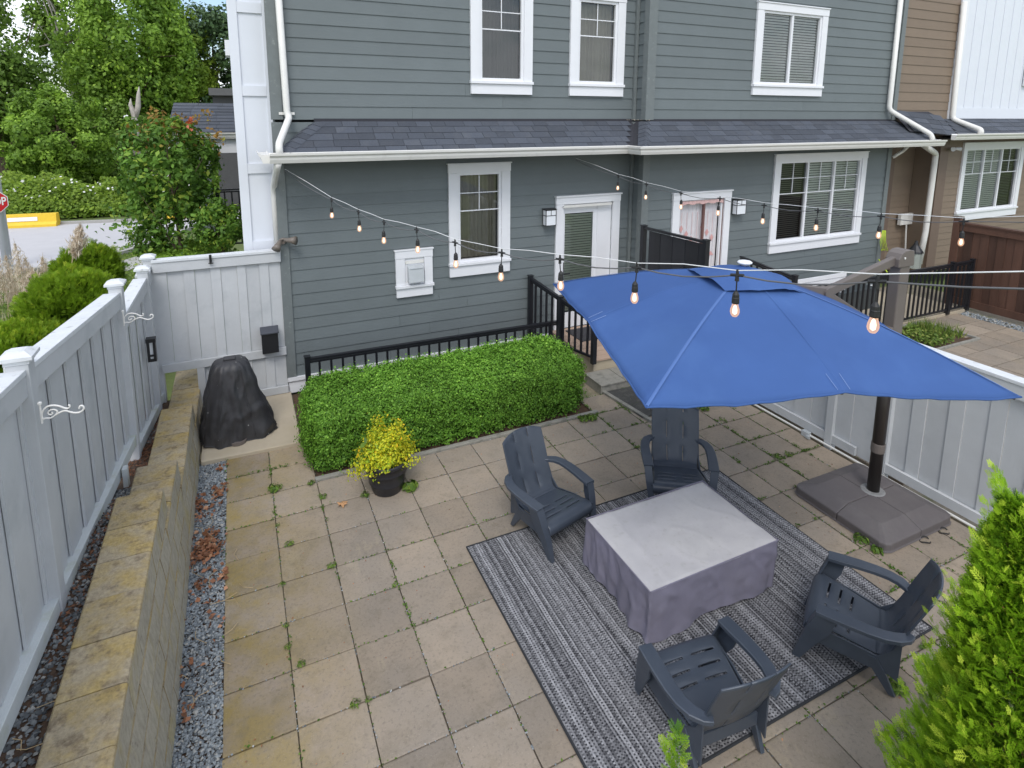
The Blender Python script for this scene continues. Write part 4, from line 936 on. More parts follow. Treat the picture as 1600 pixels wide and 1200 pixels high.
# ---- adirondack chairs (local +y is the front)
def profile(s):          # seat front edge -> seat back -> up the backrest; returns (y, z)
    pts = [(.335, .235), (.350, .280), (.335, .312), (.29, .327), (.10, .292), (-.10, .250), (-.175, .248), (-.225, .29), (-.285, .41), (-.360, .61), (-.455, .85)]
    ln = [0]
    for a, b_ in zip(pts, pts[1:]): ln.append(ln[-1] + math.hypot(b_[0] - a[0], b_[1] - a[1]))
    d = s * ln[-1]
    for i in range(len(pts) - 1):
        if d <= ln[i + 1] + 1e-9:
            f = (d - ln[i]) / (ln[i + 1] - ln[i]); return pts[i][0] + (pts[i + 1][0] - pts[i][0]) * f, pts[i][1] + (pts[i + 1][1] - pts[i][1]) * f
    return pts[-1]
def make_chair():
    root = thing('adirondack_chair', (0, 0, 0), 'x', 'chair')
    def panel(name, s0, s1, us, ss, width, hole, curve, top=None):
        b = MB(); vid = {}
        def V(i, j):
            if (i, j) not in vid:
                u = us[i]; s = ss[j]
                if top is not None: s = s0 + (s - s0) * (1 - top * (abs(u) ** 2.4))
                y, z = profile(s); w = width(s); f = curve(s) * u * u
                vid[(i, j)] = len(b.v); b.v.append((u * w / 2, y + f * .9, z + f * .35))
            return vid[(i, j)]
        for i in range(len(us) - 1):
            for j in range(len(ss) - 1):
                if hole(.5 * (us[i] + us[i + 1]), .5 * (ss[j] + ss[j + 1])): continue
                b.f.append((V(i, j), V(i + 1, j), V(i + 1, j + 1), V(i, j + 1))); b.mi.append(0)
        o = b.build(name, CHAIR, root, smooth=True, origin=Vector((0, 0, 0)))
        m = o.modifiers.new('thickness', 'SOLIDIFY'); m.thickness = .014; m.offset = -1
        e = o.modifiers.new('edges', 'BEVEL'); e.width = .003; e.segments = 1; e.limit_method = 'ANGLE'; e.angle_limit = R_(50)
        return o
    # seat: three rows of slots, each broken in the middle
    sl = [.145, .21, .275]; hw = .0055
    ss = sorted(set([0, .02, .04, .06, .08, .10, .12] + [s + d for s in sl for d in (-hw, hw)] + [.175, .24, .30, .33, .36, .385, .41, .43]))
    us = [-1, -.93, -.8, -.5, -.13, .13, .5, .8, .93, 1]
    panel('seat', 0, .43, us, ss, lambda s: .56 - .10 * max(0, (s - .1)) / .33, lambda u, s: any(abs(s - q) < hw for q in sl) and .13 < abs(u) < .80, lambda s: -.010)
    us = [-1, -.97, -.85, -.6, -.362, -.338, -.15, 0, .15, .338, .362, .6, .85, .97, 1]
    ss = [.43, .45, .475, .51, .55, .60, .64, .66, .70, .74, .78, .80, .84, .88, .92, .94, .97, 1.0]
    panel('backrest', .43, 1, us, ss, lambda s: .46 + .10 * (s - .43) + .02 * math.sin(max(0, min(1, (s - .45) / .5)) * math.pi),
          lambda u, s: .338 < abs(u) < .362 and (.475 < s < .60 or .66 < s < .78 or .84 < s < 1.01 if False else (.51 < s < .64 or .70 < s < .84 or s > .92)), lambda s: .040 * min(1, (s - .40) * 5), top=.085)
    for sx in (-1, 1):
        # arm: flat board with a turned-down lip, sweeping in to the back
        b = MB(); path = [(.322, .270, .100), (.328, .19, .105), (.338, .06, .100), (.342, -.06, .095), (.334, -.15, .09), (.308, -.225, .085), (.262, -.280, .07), (.215, -.305, .05)]
        zs = [.500, .504, .510, .514, .516, .516, .512, .508]; n = len(path); sm = []
        for i in range(n - 1):
            for t in (0, .5): a, c = path[i], path[i + 1]; sm.append((a[0] + (c[0] - a[0]) * t, a[1] + (c[1] - a[1]) * t, a[2] + (c[2] - a[2]) * t, zs[i] + (zs[i + 1] - zs[i]) * t))
        sm.append((*path[-1], zs[-1])); vs2 = []
        for i, (x, y, w, z) in enumerate(sm):
            a = sm[max(0, i - 1)]; c = sm[min(len(sm) - 1, i + 1)]; d = Vector((c[0] - a[0], c[1] - a[1], 0)).normalized(); nn_ = Vector((-d.y, d.x, 0))   # towards outside for going back
            for o_, dz in ((-.5, -.030), (-.5, -.004), (-.42, 0.0), (.42, 0.0), (.5, -.004), (.5, -.030), (.44, -.030), (.44, -.012), (-.44, -.012), (-.44, -.030)):
                vs2.append((sx * (x + nn_.x * w * o_), y + nn_.y * w * o_, z + dz))
        m = 10; b.add(vs2, [(i * m + k, i * m + (k + 1) % m, (i + 1) * m + (k + 1) % m, (i + 1) * m + k) for i in range(len(sm) - 1) for k in range(m)] + [tuple(reversed(range(m))), tuple((len(sm) - 1) * m + k for k in range(m))])
        b.build('arm', CHAIR, root, origin=Vector((0, 0, 0)), bevel=.0025)
        # front leg: wide at the arm, tapering to the foot, an angle section
        b = MB()
        def q(x, y, z): return (sx * x, y, z)
        secs = [(.484, .290, .370, .135, .265), (.34, .275, .350, .17, .318), (.18, .265, .322, .26, .362), (.0, .262, .298, .350, .404)]
        ring = []
        for z, xi, xo, yi, yo in secs: ring.append([q(xi, yi, z), q(xo, yi, z), q(xo, yo, z), q(xi, yo, z), q(xi, yo - .014, z), q(xo - .014, yo - .014, z), q(xo - .014, yi, z)])
        ring = [[r_[1], r_[2], r_[3], r_[4], r_[5], r_[6]] for r_ in ring]; m = 6; allv = [v for r_ in ring for v in r_]
        b.add(allv, [(i * m + k, i * m + (k + 1) % m, (i + 1) * m + (k + 1) % m, (i + 1) * m + k) for i in range(len(secs) - 1) for k in range(m)] + [tuple(range(m)), tuple(reversed([(len(secs) - 1) * m + k for k in range(m)]))])
        b.build('leg', CHAIR, root, origin=Vector((0, 0, 0)), bevel=.002)
        # side rail under the seat running into the splayed rear leg
        b = MB(); side = [(.300, .33, .200, .318), (.285, .10, .175, .300), (.262, -.12, .150, .262), (.254, -.20, .150, .34), (.252, -.26, .12, .47)]
        vs2 = []
        for x, y, zl, zh in side: vs2 += [q(x, y, zl), q(x, y, zh), q(x - .013, y, zh), q(x - .013, y, zl)]
        b.add(vs2, [(i * 4 + k, i * 4 + (k + 1) % 4, i * 4 + 4 + (k + 1) % 4, i * 4 + 4 + k) for i in range(len(side) - 1) for k in range(4)] + [(0, 3, 2, 1), tuple(4 * (len(side) - 1) + k for k in range(4))])
        b.build('side_rail', CHAIR, root, origin=Vector((0, 0, 0)), bevel=.002)
        b = MB(); legp = [(.262, -.07, .25, .11), (.256, -.15, .14, .08), (.252, -.235, .0, .042)]; vs2 = []
        for x, y, z, w in legp: vs2 += [q(x + .008, y - w / 2, z), q(x + .008, y + w / 2, z), q(x - .022, y + w / 2, z), q(x - .022, y - w / 2, z)]
        b.add(vs2, [(i * 4 + k, i * 4 + (k + 1) % 4, i * 4 + 4 + (k + 1) % 4, i * 4 + 4 + k) for i in range(2) for k in range(4)] + [(0, 3, 2, 1), (8, 9, 10, 11)])
        b.build('leg', CHAIR, root, origin=Vector((0, 0, 0)), bevel=.002)
    b = MB(); b.box(-.24, .24, -.19, -.175, .15, .242); b.build('stretcher', CHAIR, root, origin=Vector((0, 0, 0)))
    return root
ch = make_chair(); register(ch)
def yaw_to(dx, dy): return math.atan2(-dx, dy)         # local +y towards (dx, dy)
CH = [((2.892, -.801), yaw_to(.24, -.97), 'navy grey plastic adirondack chair at the left of the table, facing right'),
      ((4.380, -.956), yaw_to(-.55, -.83), 'navy grey plastic adirondack chair behind the table, half under the blue umbrella'),
      ((4.379, -3.022), yaw_to(-.51, .86), 'navy grey plastic adirondack chair at the right, partly behind the bright cedar shrub'),
      ((2.925, -2.979), yaw_to(.09, 1.0), 'navy grey plastic adirondack chair nearest the camera, seen from behind and above')]
grp = 'adirondack chairs around the covered table'
for i, ((x, y), rz, lab) in enumerate(CH):
    if i == 0: ch.location = (x, y, .004); ch.rotation_euler = (0, 0, rz); tag(ch, lab, 'chair', grp)
    else: inst(ch, 'adirondack_chair', (x, y, .018), lab, 'chair', grp, rz)
ch.location.z = .010

# ---- cantilever umbrella
um = thing('cantilever_umbrella', (6.2, -1.92, 0), 'large square blue cantilever umbrella on a taupe mast with a grey four part base', 'umbrella')
Uc = Vector((4.21, -1.791, 2.216)); Us = 2.7; Uyaw, Utx, Uty, Uh, Um = -.29, .015, .042, .531, .068
def RX(a): return Matrix.Rotation(a, 3, 'X')
UM = RX(Utx) @ Matrix.Rotation(Uty, 3, 'Y') @ Matrix.Rotation(Uyaw, 3, 'Z')
def U(x, y, z): return Uc + UM @ Vector((x, y, z))
a = Us / 2; ends = [(-a, -a, 0), (0, -a, Um), (a, -a, 0), (a, 0, Um), (a, a, 0), (0, a, Um), (-a, a, 0), (-a, 0, Um)]
def ribpt(k, t):
    e = ends[k % 8]; x, y = e[0] * t, e[1] * t; zl = Uh + (e[2] - Uh) * t
    return Vector((x, y, zl + .055 * math.sin(math.pi * t) * (1.0 if k % 2 == 0 else .7)))
NR, NS = 26, 16; b = MB(); vs2 = []
for k in range(8):
    for j in range(NS):
        f = j / NS
        for r in range(NR + 1):
            t = .045 + (1 - .045) * r / NR; p = ribpt(k, t).lerp(ribpt(k + 1, t), f)
            sag = math.sin(math.pi * f) * (.022 * t + .018 * t ** 4)
            p.z -= sag; sc = 1 - .020 * math.sin(math.pi * f) * t ** 3; p.x *= sc; p.y *= sc
            p.z += .010 * mn.noise(Vector((p.x * 2.3, p.y * 2.3, k * .1))) * t + .006 * math.exp(-(1 - t) * 6) * mn.noise(Vector((p.x * 9, p.y * 9, 4))) + .005 * math.exp(-t * 5) * math.sin(f * 31 + k * 2) + .004 * math.exp(-(1 - t) * 14) * math.sin(f * 26 + k)
            vs2.append(U(*p))
n8 = 8 * NS; m = NR + 1
b.add(vs2, [(c * m + r, c * m + r + 1, ((c + 1) % n8) * m + r + 1, ((c + 1) % n8) * m + r) for c in range(n8) for r in range(NR)])
cano = b.build('canopy', BLUE, um, smooth=True); sm_ = cano.modifiers.new('thickness', 'SOLIDIFY'); sm_.thickness = .003; sm_.offset = -1
SEAM = M('blue_seam', (.065, .135, .34), .7, .05)
for k in range(8):
    b = MB(); w = .011; vs3 = []
    for r in range(NR + 1):
        t = .06 + .935 * r / NR; p = ribpt(k, t); e = ends[k]; sd_ = Vector((-e[1], e[0], 0)).normalized() * w
        vs3 += [U(*(p + sd_ + Vector((0, 0, .0015)))), U(*(p + Vector((0, 0, .004)))), U(*(p - sd_ + Vector((0, 0, .0015))))]
    b.add(vs3, [(3 * r, 3 * r + 3, 3 * r + 4, 3 * r + 1) for r in range(NR)] + [(3 * r + 1, 3 * r + 4, 3 * r + 5, 3 * r + 2) for r in range(NR)])
    b.build('seam', SEAM if k % 2 == 0 else BLUE, cano)
# hem tube round the edge
b = MB(); hem = []
for c in range(n8 + 1): hem.append(Vector(vs2[(c % n8) * m + NR]) + Vector((0, 0, -.004)))
b.tube(hem, .007, 6); b.build('hem', BLUE, cano)
for k in range(8):
    e = Vector(ends[k]); 
    pth = [U(*(ribpt(k, t) - Vector((0, 0, .028)))) for t in (.06, .3, .55, .8, .985)]
    b = MB()
    for p, q_ in zip(pth, pth[1:]): b.bar(p, q_, .018, .024)
    b.build('rib', MAST, um)
# pocket stitching at the middle ribs
for k in (1, 7):
    e = Vector(ends[k]); tdir = Vector((-e.y, e.x, 0)).normalized()
    b = MB()
    for s_ in (-1, 1):
        p0 = ribpt(k, .99) + tdir * .05 * s_ * 0.9; p1 = ribpt(k, .90) + tdir * .05 * s_
        b.tube([U(p0.x, p0.y, p0.z + .006), U(p1.x, p1.y, p1.z + .009)], .0012, 4)
    b.build('pocket_stitch', M('pale_blue_thread', (.25, .33, .52), .7) if 'pale_blue_thread' not in MATS else MATS['pale_blue_thread'], cano)
# top vent flap, ruffled, and the white finial
b = MB(); vs3 = []; NV = 64; RV = 9
for i in range(NV):
    an = 2 * math.pi * i / NV; cs, sn = math.cos(an), math.sin(an); sq = .40 / max(abs(cs), abs(sn)) * .72 + .09
    for r in range(RV + 1):
        t = r / RV; rad = .03 + (sq - .03) * t; tt = rad / a
        z = Uh * (1 - tt) + .055 * math.sin(math.pi * tt) + .030 + .012 * t + .008 * t * t * math.sin(an * 5 + 1) + .030 * t * t * math.exp(-((an - 3.55) / .35) ** 2) + .006 * mn.noise(Vector((cs * 9, sn * 9, t * 4)))
        if r == 0: z += .01
        vs3.append(U(rad * cs, rad * sn, z))
b.add(vs3, [(i * (RV + 1) + r, i * (RV + 1) + r + 1, ((i + 1) % NV) * (RV + 1) + r + 1, ((i + 1) % NV) * (RV + 1) + r) for i in range(NV) for r in range(RV)])
b.build('vent_flap', BLUE, um, smooth=True)
pk = U(0, 0, Uh + .045); b = MB(); b.lathe([(.02, -.02), (.035, 0), (.060, .010), (.063, .018), (.05, .028), (.001, .033)], pk, 20); b.build('finial', WHITE, um, smooth=True)
b = MB(); b.lathe([(.05, -.20), (.06, -.12), (.05, -.02), (.02, .02)], U(0, 0, Uh), 16); b.build('hub', MAST, um)
# mast, cap and arm
MX, MY = 6.215, -1.90
b = MB(); b.hexa([(MX - .075, MY - .055, 1.86), (MX + .075, MY - .055, 1.86), (MX + .075, MY + .055, 1.86), (MX - .075, MY + .055, 1.86), (MX - .075, MY - .055, 2.66), (MX + .075, MY - .055, 2.66), (MX + .075, MY + .055, 2.66), (MX - .075, MY + .055, 2.66)])
b.build('mast', MAST, um, bevel=.012)
b = MB(); n = 8; prof = [(-.135, 2.60), (-.135, 2.68), (-.10, 2.735), (-.04, 2.762), (.03, 2.765), (.09, 2.750), (.105, 2.60)]
vs3 = [(MX + x, MY - .07, z) for x, z in prof] + [(MX + x, MY + .07, z) for x, z in prof]; m_ = len(prof)
b.add(vs3, [(i, (i + 1) % m_, m_ + (i + 1) % m_, m_ + i) for i in range(m_)] + [tuple(reversed(range(m_))), tuple(range(m_, 2 * m_))]); b.build('mast_cap', MAST, um, bevel=.006)
b = MB(); b.lathe([(.006, 0), (.011, .002), (.011, .008), (0, .009)], (0, 0, 0), 10); bo = b.build('bolt', METAL_WHITE, um, origin=Vector((0, 0, 0))); bo.location = Vector((MX - .06, MY - .071, 2.69)) - wloc(um); bo.rotation_euler = (R_(90), 0, 0)
b = MB(); b.tube([(MX - .01, MY, .13), (MX - .01, MY, 1.87)], .060, 20); b.build('pole', MAST_DARK, um, smooth=True)
b = MB(); b.lathe([(.064, .60), (.066, .61), (.066, .69), (.064, .70)], (MX - .01, MY, 0), 20); b.lathe([(.075, 1.80), (.082, 1.81), (.082, 1.88), (.075, 1.89)], (MX - .01, MY, 0), 20); b.build('collar', MAST, um, smooth=False)
b = MB(); b.lathe([(.115, .145), (.115, .155), (.10, .162), (.062, .163)], (MX - .01, MY, 0), 24); b.build('base_ring', M('grey_ring', (.22, .22, .22), .5), um)
hk = wy(1290, 457, MY); armA = Vector((MX - .10, MY, 2.66))
b = MB(); b.bar(armA, hk, .055, .085); b.build('upper_arm', MAST, um, bevel=.008)
b = MB(); b.tube([hk + Vector((0, -.045, 0)), hk + Vector((0, .045, 0))], .055, 16); b.build('hinge', MAST, um)
b = MB(); b.bar(hk, U(0, 0, Uh - .12), .06, .09); b.bar(hk, Vector((MX - .07, MY, 1.90)), .04, .055); b.build('boom', MAST, um, bevel=.006)
b = MB(); b.box(MX - .11, MX - .055, MY - .05, MY + .05, 1.87, 1.98); b.build('sleeve', MAST, um, bevel=.01)
# resin base: four chamfered tiles
bx0, bx1, by0, by1 = 5.60, 6.66, -2.45, -1.42; mx_, my_ = (bx0 + bx1) / 2, (by0 + by1) / 2
for ix in (0, 1):
    for iy in (0, 1):
        xa_, xb_ = (bx0, mx_ - .002) if ix == 0 else (mx_ + .002, bx1); ya_, yb_ = (by0, my_ - .002) if iy == 0 else (my_ + .002, by1)
        c = .10; r = .07; s = .17; zt = .155; ze = .090
        ox = xa_ if ix == 0 else xb_; oy = ya_ if iy == 0 else yb_; dx = 1 if ix == 0 else -1; dy = 1 if iy == 0 else -1; inx = xb_ if ix == 0 else xa_; iny = yb_ if iy == 0 else ya_
        out = [(inx, iny), (inx, oy), (ox + dx * r, oy), (ox + dx * r * .3, oy + dy * r * .3), (ox, oy + dy * r), (ox, iny)]
        top = [(inx, iny), (inx, oy + dy * s), (ox + dx * (s + .03), oy + dy * s), (ox + dx * (s + .01), oy + dy * (s + .01)), (ox + dx * s, oy + dy * (s + .03)), (ox + dx * s, iny)]
        b = MB(); n = 6; vv = [(x, y, .01) for x, y in out] + [(x, y, ze) for x, y in out] + [(x, y, zt) for x, y in top]
        fs = [tuple(range(n)), tuple(range(2 * n, 3 * n))] + [(i + l * n, (i + 1) % n + l * n, (i + 1) % n + (l + 1) * n, i + (l + 1) * n) for l in (0, 1) for i in range(n)]
        b.add(vv, fs); o = b.build('base_tile', RESIN, um, bevel=.012)
        bm_ = o.data; bm_.validate()
b = MB()
for k in range(2):
    pth = [Vector((6.13 + .3 * k + .055 * math.cos(t), -2.49 + .04 * math.sin(t), .01 + .012 * math.sin(t * 2))) for t in np.linspace(0, 5.6, 14)]; b.tube(pth, .006, 6)
tag(b.build('black_cable', SOCKET), 'thin black cable looped on the pavers beside the umbrella base', 'cable')

# ================================================================== HEDGE AND PLANTS
def box_surface(n, x0, x1, y0, y1, z0, z1, rad=.16, jit=.05, waves=.035, faces='all'):
    """points and normals over a rounded box (top and four sides)"""
    A = [((x1 - x0) * (y1 - y0), 't'), ((x1 - x0) * (z1 - z0), 'f'), ((x1 - x0) * (z1 - z0), 'b'), ((y1 - y0) * (z1 - z0), 'l'), ((y1 - y0) * (z1 - z0), 'r')]
    tot = sum(a for a, _ in A); P = []; Q = []
    for ar, f in A:
        k = int(n * ar / tot); u = RNG.random(k); v = RNG.random(k)
        if f == 't': p = np.stack([x0 + (x1 - x0) * u, y0 + (y1 - y0) * v, np.full(k, z1)], 1); q = (0, 0, 1)
        if f == 'f': p = np.stack([x0 + (x1 - x0) * u, np.full(k, y0), z0 + (z1 - z0) * v], 1); q = (0, -1, .25)
        if f == 'b': p = np.stack([x0 + (x1 - x0) * u, np.full(k, y1), z0 + (z1 - z0) * v], 1); q = (0, 1, .25)
        if f == 'l': p = np.stack([np.full(k, x0), y0 + (y1 - y0) * u, z0 + (z1 - z0) * v], 1); q = (-1, 0, .25)
        if f == 'r': p = np.stack([np.full(k, x1), y0 + (y1 - y0) * u, z0 + (z1 - z0) * v], 1); q = (1, 0, .25)
        P.append(p); Q.append(np.tile(q, (k, 1)).astype(float))
    P = np.concatenate(P); Q = np.concatenate(Q)
    lo = np.array([x0 + rad, y0 + rad, z0]); hi = np.array([x1 - rad, y1 - rad, z1 - rad]); c = np.clip(P, lo, hi); d = P - c; L = np.linalg.norm(d, axis=1)[:, None]
    P = c + d / (L + 1e-9) * np.minimum(L, rad); Q = d / (L + 1e-9) * .7 + Q * .5
    w = np.sin(P[:, 0] * 7 + 1.3) * np.sin(P[:, 1] * 6) + np.sin(P[:, 0] * 17 + P[:, 2] * 13) * np.sin(P[:, 1] * 15 + 1) * .7 + np.sin(P[:, 2] * 23 + P[:, 0] * 5) * .5
    nn3 = np.array([mn.noise(Vector(p) * 9.0) + .6 * mn.noise(Vector(p) * 3.2 + Vector((5, 1, 2))) for p in P]); w = w * .5 + nn3 * 1.5
    P = P + Q * (waves * w)[:, None] - Q * (RNG.random(len(P)) ** 2 * jit * 2)[:, None] + Q * (RNG.random(len(P)) ** 6 * .07)[:, None]
    return P, Q, w
hx0, hx1, hy0, hy1, hz0, hz1 = .86, 4.50, 1.02, 2.10, .0, .82
hd = thing('boxwood_hedge', (2.7, 1.55, 0), 'long clipped bright green box hedge in front of the house wall', 'hedge')
b = MB(); b.box(hx0 + .12, hx1 - .12, hy0 + .12, hy1 - .12, .12, hz1 - .12); b.build('twigs', TWIG, hd)
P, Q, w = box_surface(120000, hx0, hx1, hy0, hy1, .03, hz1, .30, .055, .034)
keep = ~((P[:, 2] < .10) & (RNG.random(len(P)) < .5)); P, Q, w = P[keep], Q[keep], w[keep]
rv = np.clip(RNG.normal(.42, .2, len(P)) + .30 * (P[:, 2] - .45) + .06 * w, 0, 1)  # leaf colour lightened towards the top: paler new growth plus painted top light
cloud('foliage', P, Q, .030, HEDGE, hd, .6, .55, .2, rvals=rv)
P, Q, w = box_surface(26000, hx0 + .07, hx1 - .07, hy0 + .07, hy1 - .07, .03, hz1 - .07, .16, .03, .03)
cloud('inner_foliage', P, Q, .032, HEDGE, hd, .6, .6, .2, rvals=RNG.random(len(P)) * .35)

# planter pot and golden shrub
pc = gz(598, 760, 0); PX, PY = 1.60, .47
pt = thing('planter_pot', (PX, PY, 0), 'round black plastic planter pot with two raised bands, in front of the hedge', 'plant pot')
b = MB(); b.lathe([(.155, 0), (.162, .015), (.185, .10), (.190, .105), (.195, .115), (.192, .125), (.215, .235), (.222, .24), (.226, .25), (.222, .26), (.235, .325), (.250, .33), (.253, .375), (.240, .38), (.228, .375), (.222, .32)], (PX, PY, .004), 36)
b.build('pot_body', POT, pt, smooth=True)
b = MB(); b.lathe([(.0, .318), (.225, .318), (.225, .322)], (PX, PY, 0), 24); b.build('soil', SOIL, pt)
gs = thing('golden_shrub', (PX, PY, .32), 'yellow and orange leaved shrub growing in the black pot', 'shrub')
stems = []; b = MB()
for i in range(46):
    an = random.uniform(0, 6.28); el = random.uniform(.15, 1.35); L = random.uniform(.20, .36) * (1.05 if el > .9 else 1)
    if i < 3: el = 1.35; L = .43; an = random.uniform(0, 6.28)
    d = Vector((math.cos(an) * math.cos(el), math.sin(an) * math.cos(el), math.sin(el))); p0 = Vector((PX, PY, .33)) + Vector((random.uniform(-.08, .08), random.uniform(-.08, .08), 0)); p1 = p0 + d * L
    b.tube([p0, p0.lerp(p1, .5) + Vector((0, 0, .02)), p1], [.004, .003, .0015], 5); stems.append((p0, p1))
b.build('stems', TWIG, gs)
P = []
for p0, p1 in stems:
    for t in np.linspace(.25, 1.05, 16):
        for q in range(13):
            r_ = .042; P.append(p0.lerp(p1, t) + Vector((random.gauss(0, r_), random.gauss(0, r_), random.gauss(0, r_))))
P = np.array([tuple(p) for p in P]); P[:, 2] = np.maximum(P[:, 2], .335 - .10 * (np.hypot(P[:, 0] - PX, P[:, 1] - PY) > .23))
Q = P - np.array([PX, PY, .30]); Q /= np.linalg.norm(Q, axis=1)[:, None]
cloud('foliage', P, Q, .031, GOLD, gs, .65, .6, .2, rvals=np.clip(RNG.normal(.42, .28, len(P)), 0, 1))
P = np.array([(PX - .20 + random.gauss(0, .05), PY + random.gauss(0, .06), .44 + random.gauss(0, .06)) for _ in range(34)])
cloud('green_shoot', P, np.tile([0, -.4, 1.0], (34, 1)), .075, WEED, gs, .5, .4, .2)

# weeds in the joints
def weed(loc, r, n, label, kind=0, group='weeds in the paver joints'):
    ps = []; qs = []
    for _ in range(n):
        an = random.uniform(0, 6.28); d = r * math.sqrt(random.random()) * .8; ps.append((loc[0] + d * math.cos(an), loc[1] + d * math.sin(an), .012 + random.random() * r * .45)); qs.append((math.cos(an) * .7, math.sin(an) * .7, 1))
    o = cloud('weed', np.array(ps), np.array(qs), r * (.55 if kind == 0 else .9), WEED if kind != 2 else GOLD, None, .32 if kind != 1 else .4, .35, .25, origin=(loc[0], loc[1], 0)); tag(o, label, 'weed', group)
WD = [((505, 778), .05, 60, 'bright green weed tuft by the left corner of the hedge bed'), ((430, 765), .085, 90, 'wide green weed in the joint left of the hedge, near the concrete pad'), ((486, 757), .055, 60, 'small grassy weed at the left end of the hedge edging'),
      ((452, 852), .05, 50, 'dark green weed on the paver below the wide weed'), ((434, 822), .03, 40, 'narrow weed in the leftmost long joint, above the dark green weed'), ((519, 886), .05, 50, 'yellow green weed at a paver corner left of the striped rug'), ((617, 915), .035, 40, 'small bright weed at the paver corner midway between pot and photo bottom'),
      ((441, 915), .04, 40, 'thin weed in the left joint beside the mossy pavers'), ((447, 980), .035, 40, 'round weed in the left joint, third up from the photo bottom'), ((450, 1013), .035, 40, 'round weed in the left joint, second up from the photo bottom'), ((470, 1040), .04, 50, 'leafy weed at the joint crossing low on the left of the patio'),
      ((556, 1103), .045, 50, 'wider weed of the pair at the bottom centre left of the patio'), ((575, 1096), .03, 30, 'smaller weed of the pair at the bottom centre left of the patio'), ((641, 763), .10, 60, 'broad leaved dandelion rosette right of the black pot'), ((570, 776), .06, 60, 'fern like weed against the left foot of the black pot'),
      ((1128, 657), .05, 40, 'weed in the joint right of the far chair backrest'), ((1215, 716), .07, 60, 'mossy weed row near the right fence above the umbrella base'), ((1232, 712), .06, 50, 'moss clump closest to the right fence gate'), ((1295, 800), .05, 40, 'pale weed at the left edge of the umbrella base'),
      ((1345, 845), .085, 70, 'tall dry weed at the front edge of the umbrella base'), ((1370, 862), .06, 60, 'broad weed at the near corner of the umbrella base'), ((1005, 690), .04, 30, 'weed behind the far chair, left of its armrest'), ((993, 700), .03, 30, 'tiny weed left of the far chair')]
for (p, r, n, lab) in WD:
    g_ = gz(p[0], p[1], .0); weed((g_.x, g_.y), r, n, lab, 1 if 'broad' in lab else 0)
for k, (px, py) in enumerate([(1100, 640), (925, 655), (912, 657), (1400, 1075)]):
    g_ = gz(px, py, 0); weed((g_.x, g_.y), .09, 90, ['grassy moss patch under the umbrella rim by the far chair', 'tuft of pale grass at the right end of the hedge', 'low grass beside the right end of the hedge edging', 'yellowed grass at the foot of the cedar shrub'][k], 0, 'grass tufts on the patio')
# moss and grit lying in the joints, too small to count
P = []
for _ in range(9500):
    if random.random() < .5: x = round(random.uniform(0, 6.7) / PS) * PS + random.gauss(0, .006); y = random.uniform(-3.4, 1.8)
    else: y = round(random.uniform(-3.4, 1.8) / PS) * PS + random.gauss(0, .006); x = random.uniform(0, 6.7)
    dens = .25 + .75 * (math.sin(x * 1.3 + 2) * math.sin(y * 1.7) > .1) + (x > 4.2) * .8
    if random.random() < dens * .5 and not (2.05 < x < 5.15 and -3.15 < y < -.73): P.append((x, y, .004))
P += [(x + random.gauss(0, .012), y + random.gauss(0, .012), .008 + random.random() * .012) for (x, y, z) in P if x > 4.3 and random.random() < .55 and mn.noise(Vector((x * 2.1, y * 2.1, 3))) > .02 for _ in range(5)]
P += [(x + random.gauss(0, .010), y + random.gauss(0, .010), .008 + random.random() * .015) for (x, y, z) in P if x < 1.5 and mn.noise(Vector((x * 2.7, y * 2.7, 8))) > .22 for _ in range(3)]
P = np.array(P); tag(cloud('joint_moss', P, np.tile([0, 0, 1.0], (len(P), 1)), .019, WEED, None, .7, .6, .3, rvals=RNG.random(len(P)) * .6), kind='stuff')
P = []
for _ in range(2600):
    if random.random() < .5: x = round(random.uniform(0, 6.7) / PS) * PS + random.gauss(0, .004); y = random.uniform(-3.4, 1.8)
    else: y = round(random.uniform(-3.4, 1.8) / PS) * PS + random.gauss(0, .004); x = random.uniform(0, 6.7)
    P.append((x, y, .002))
P = np.array(P); tag(cloud('joint_grit', P, np.tile([0, 0, 1.0], (len(P), 1)), .014, GRAVEL, None, .8, .3, .1), kind='stuff')
P = []
for _ in range(420): P.append((random.uniform(.05, 6.6), random.uniform(-3.4, 1.7), .004))
P = np.array(P); tag(cloud('grit_specks', P, np.tile([0, 0, 1.0], (len(P), 1)), .016, DEADLEAF, None, .6, .3, .2), kind='stuff')
P = []
for _ in range(130): x = random.uniform(1.5, 13); t_ = random.random(); P.append((x, (EA if x < 6.3 else EB) + .05 + .5 * t_, ZE + .035 + .35 * t_))
for _ in range(60): P.append((random.uniform(6.5, 7.1), random.uniform(2.88, 3.2), ZW + .02))
P = np.array(P); tag(cloud('roof_debris', P, np.tile([0, -.5, 1.0], (len(P), 1)), .018, PLUME, None, .7, .4, .1), kind='stuff')
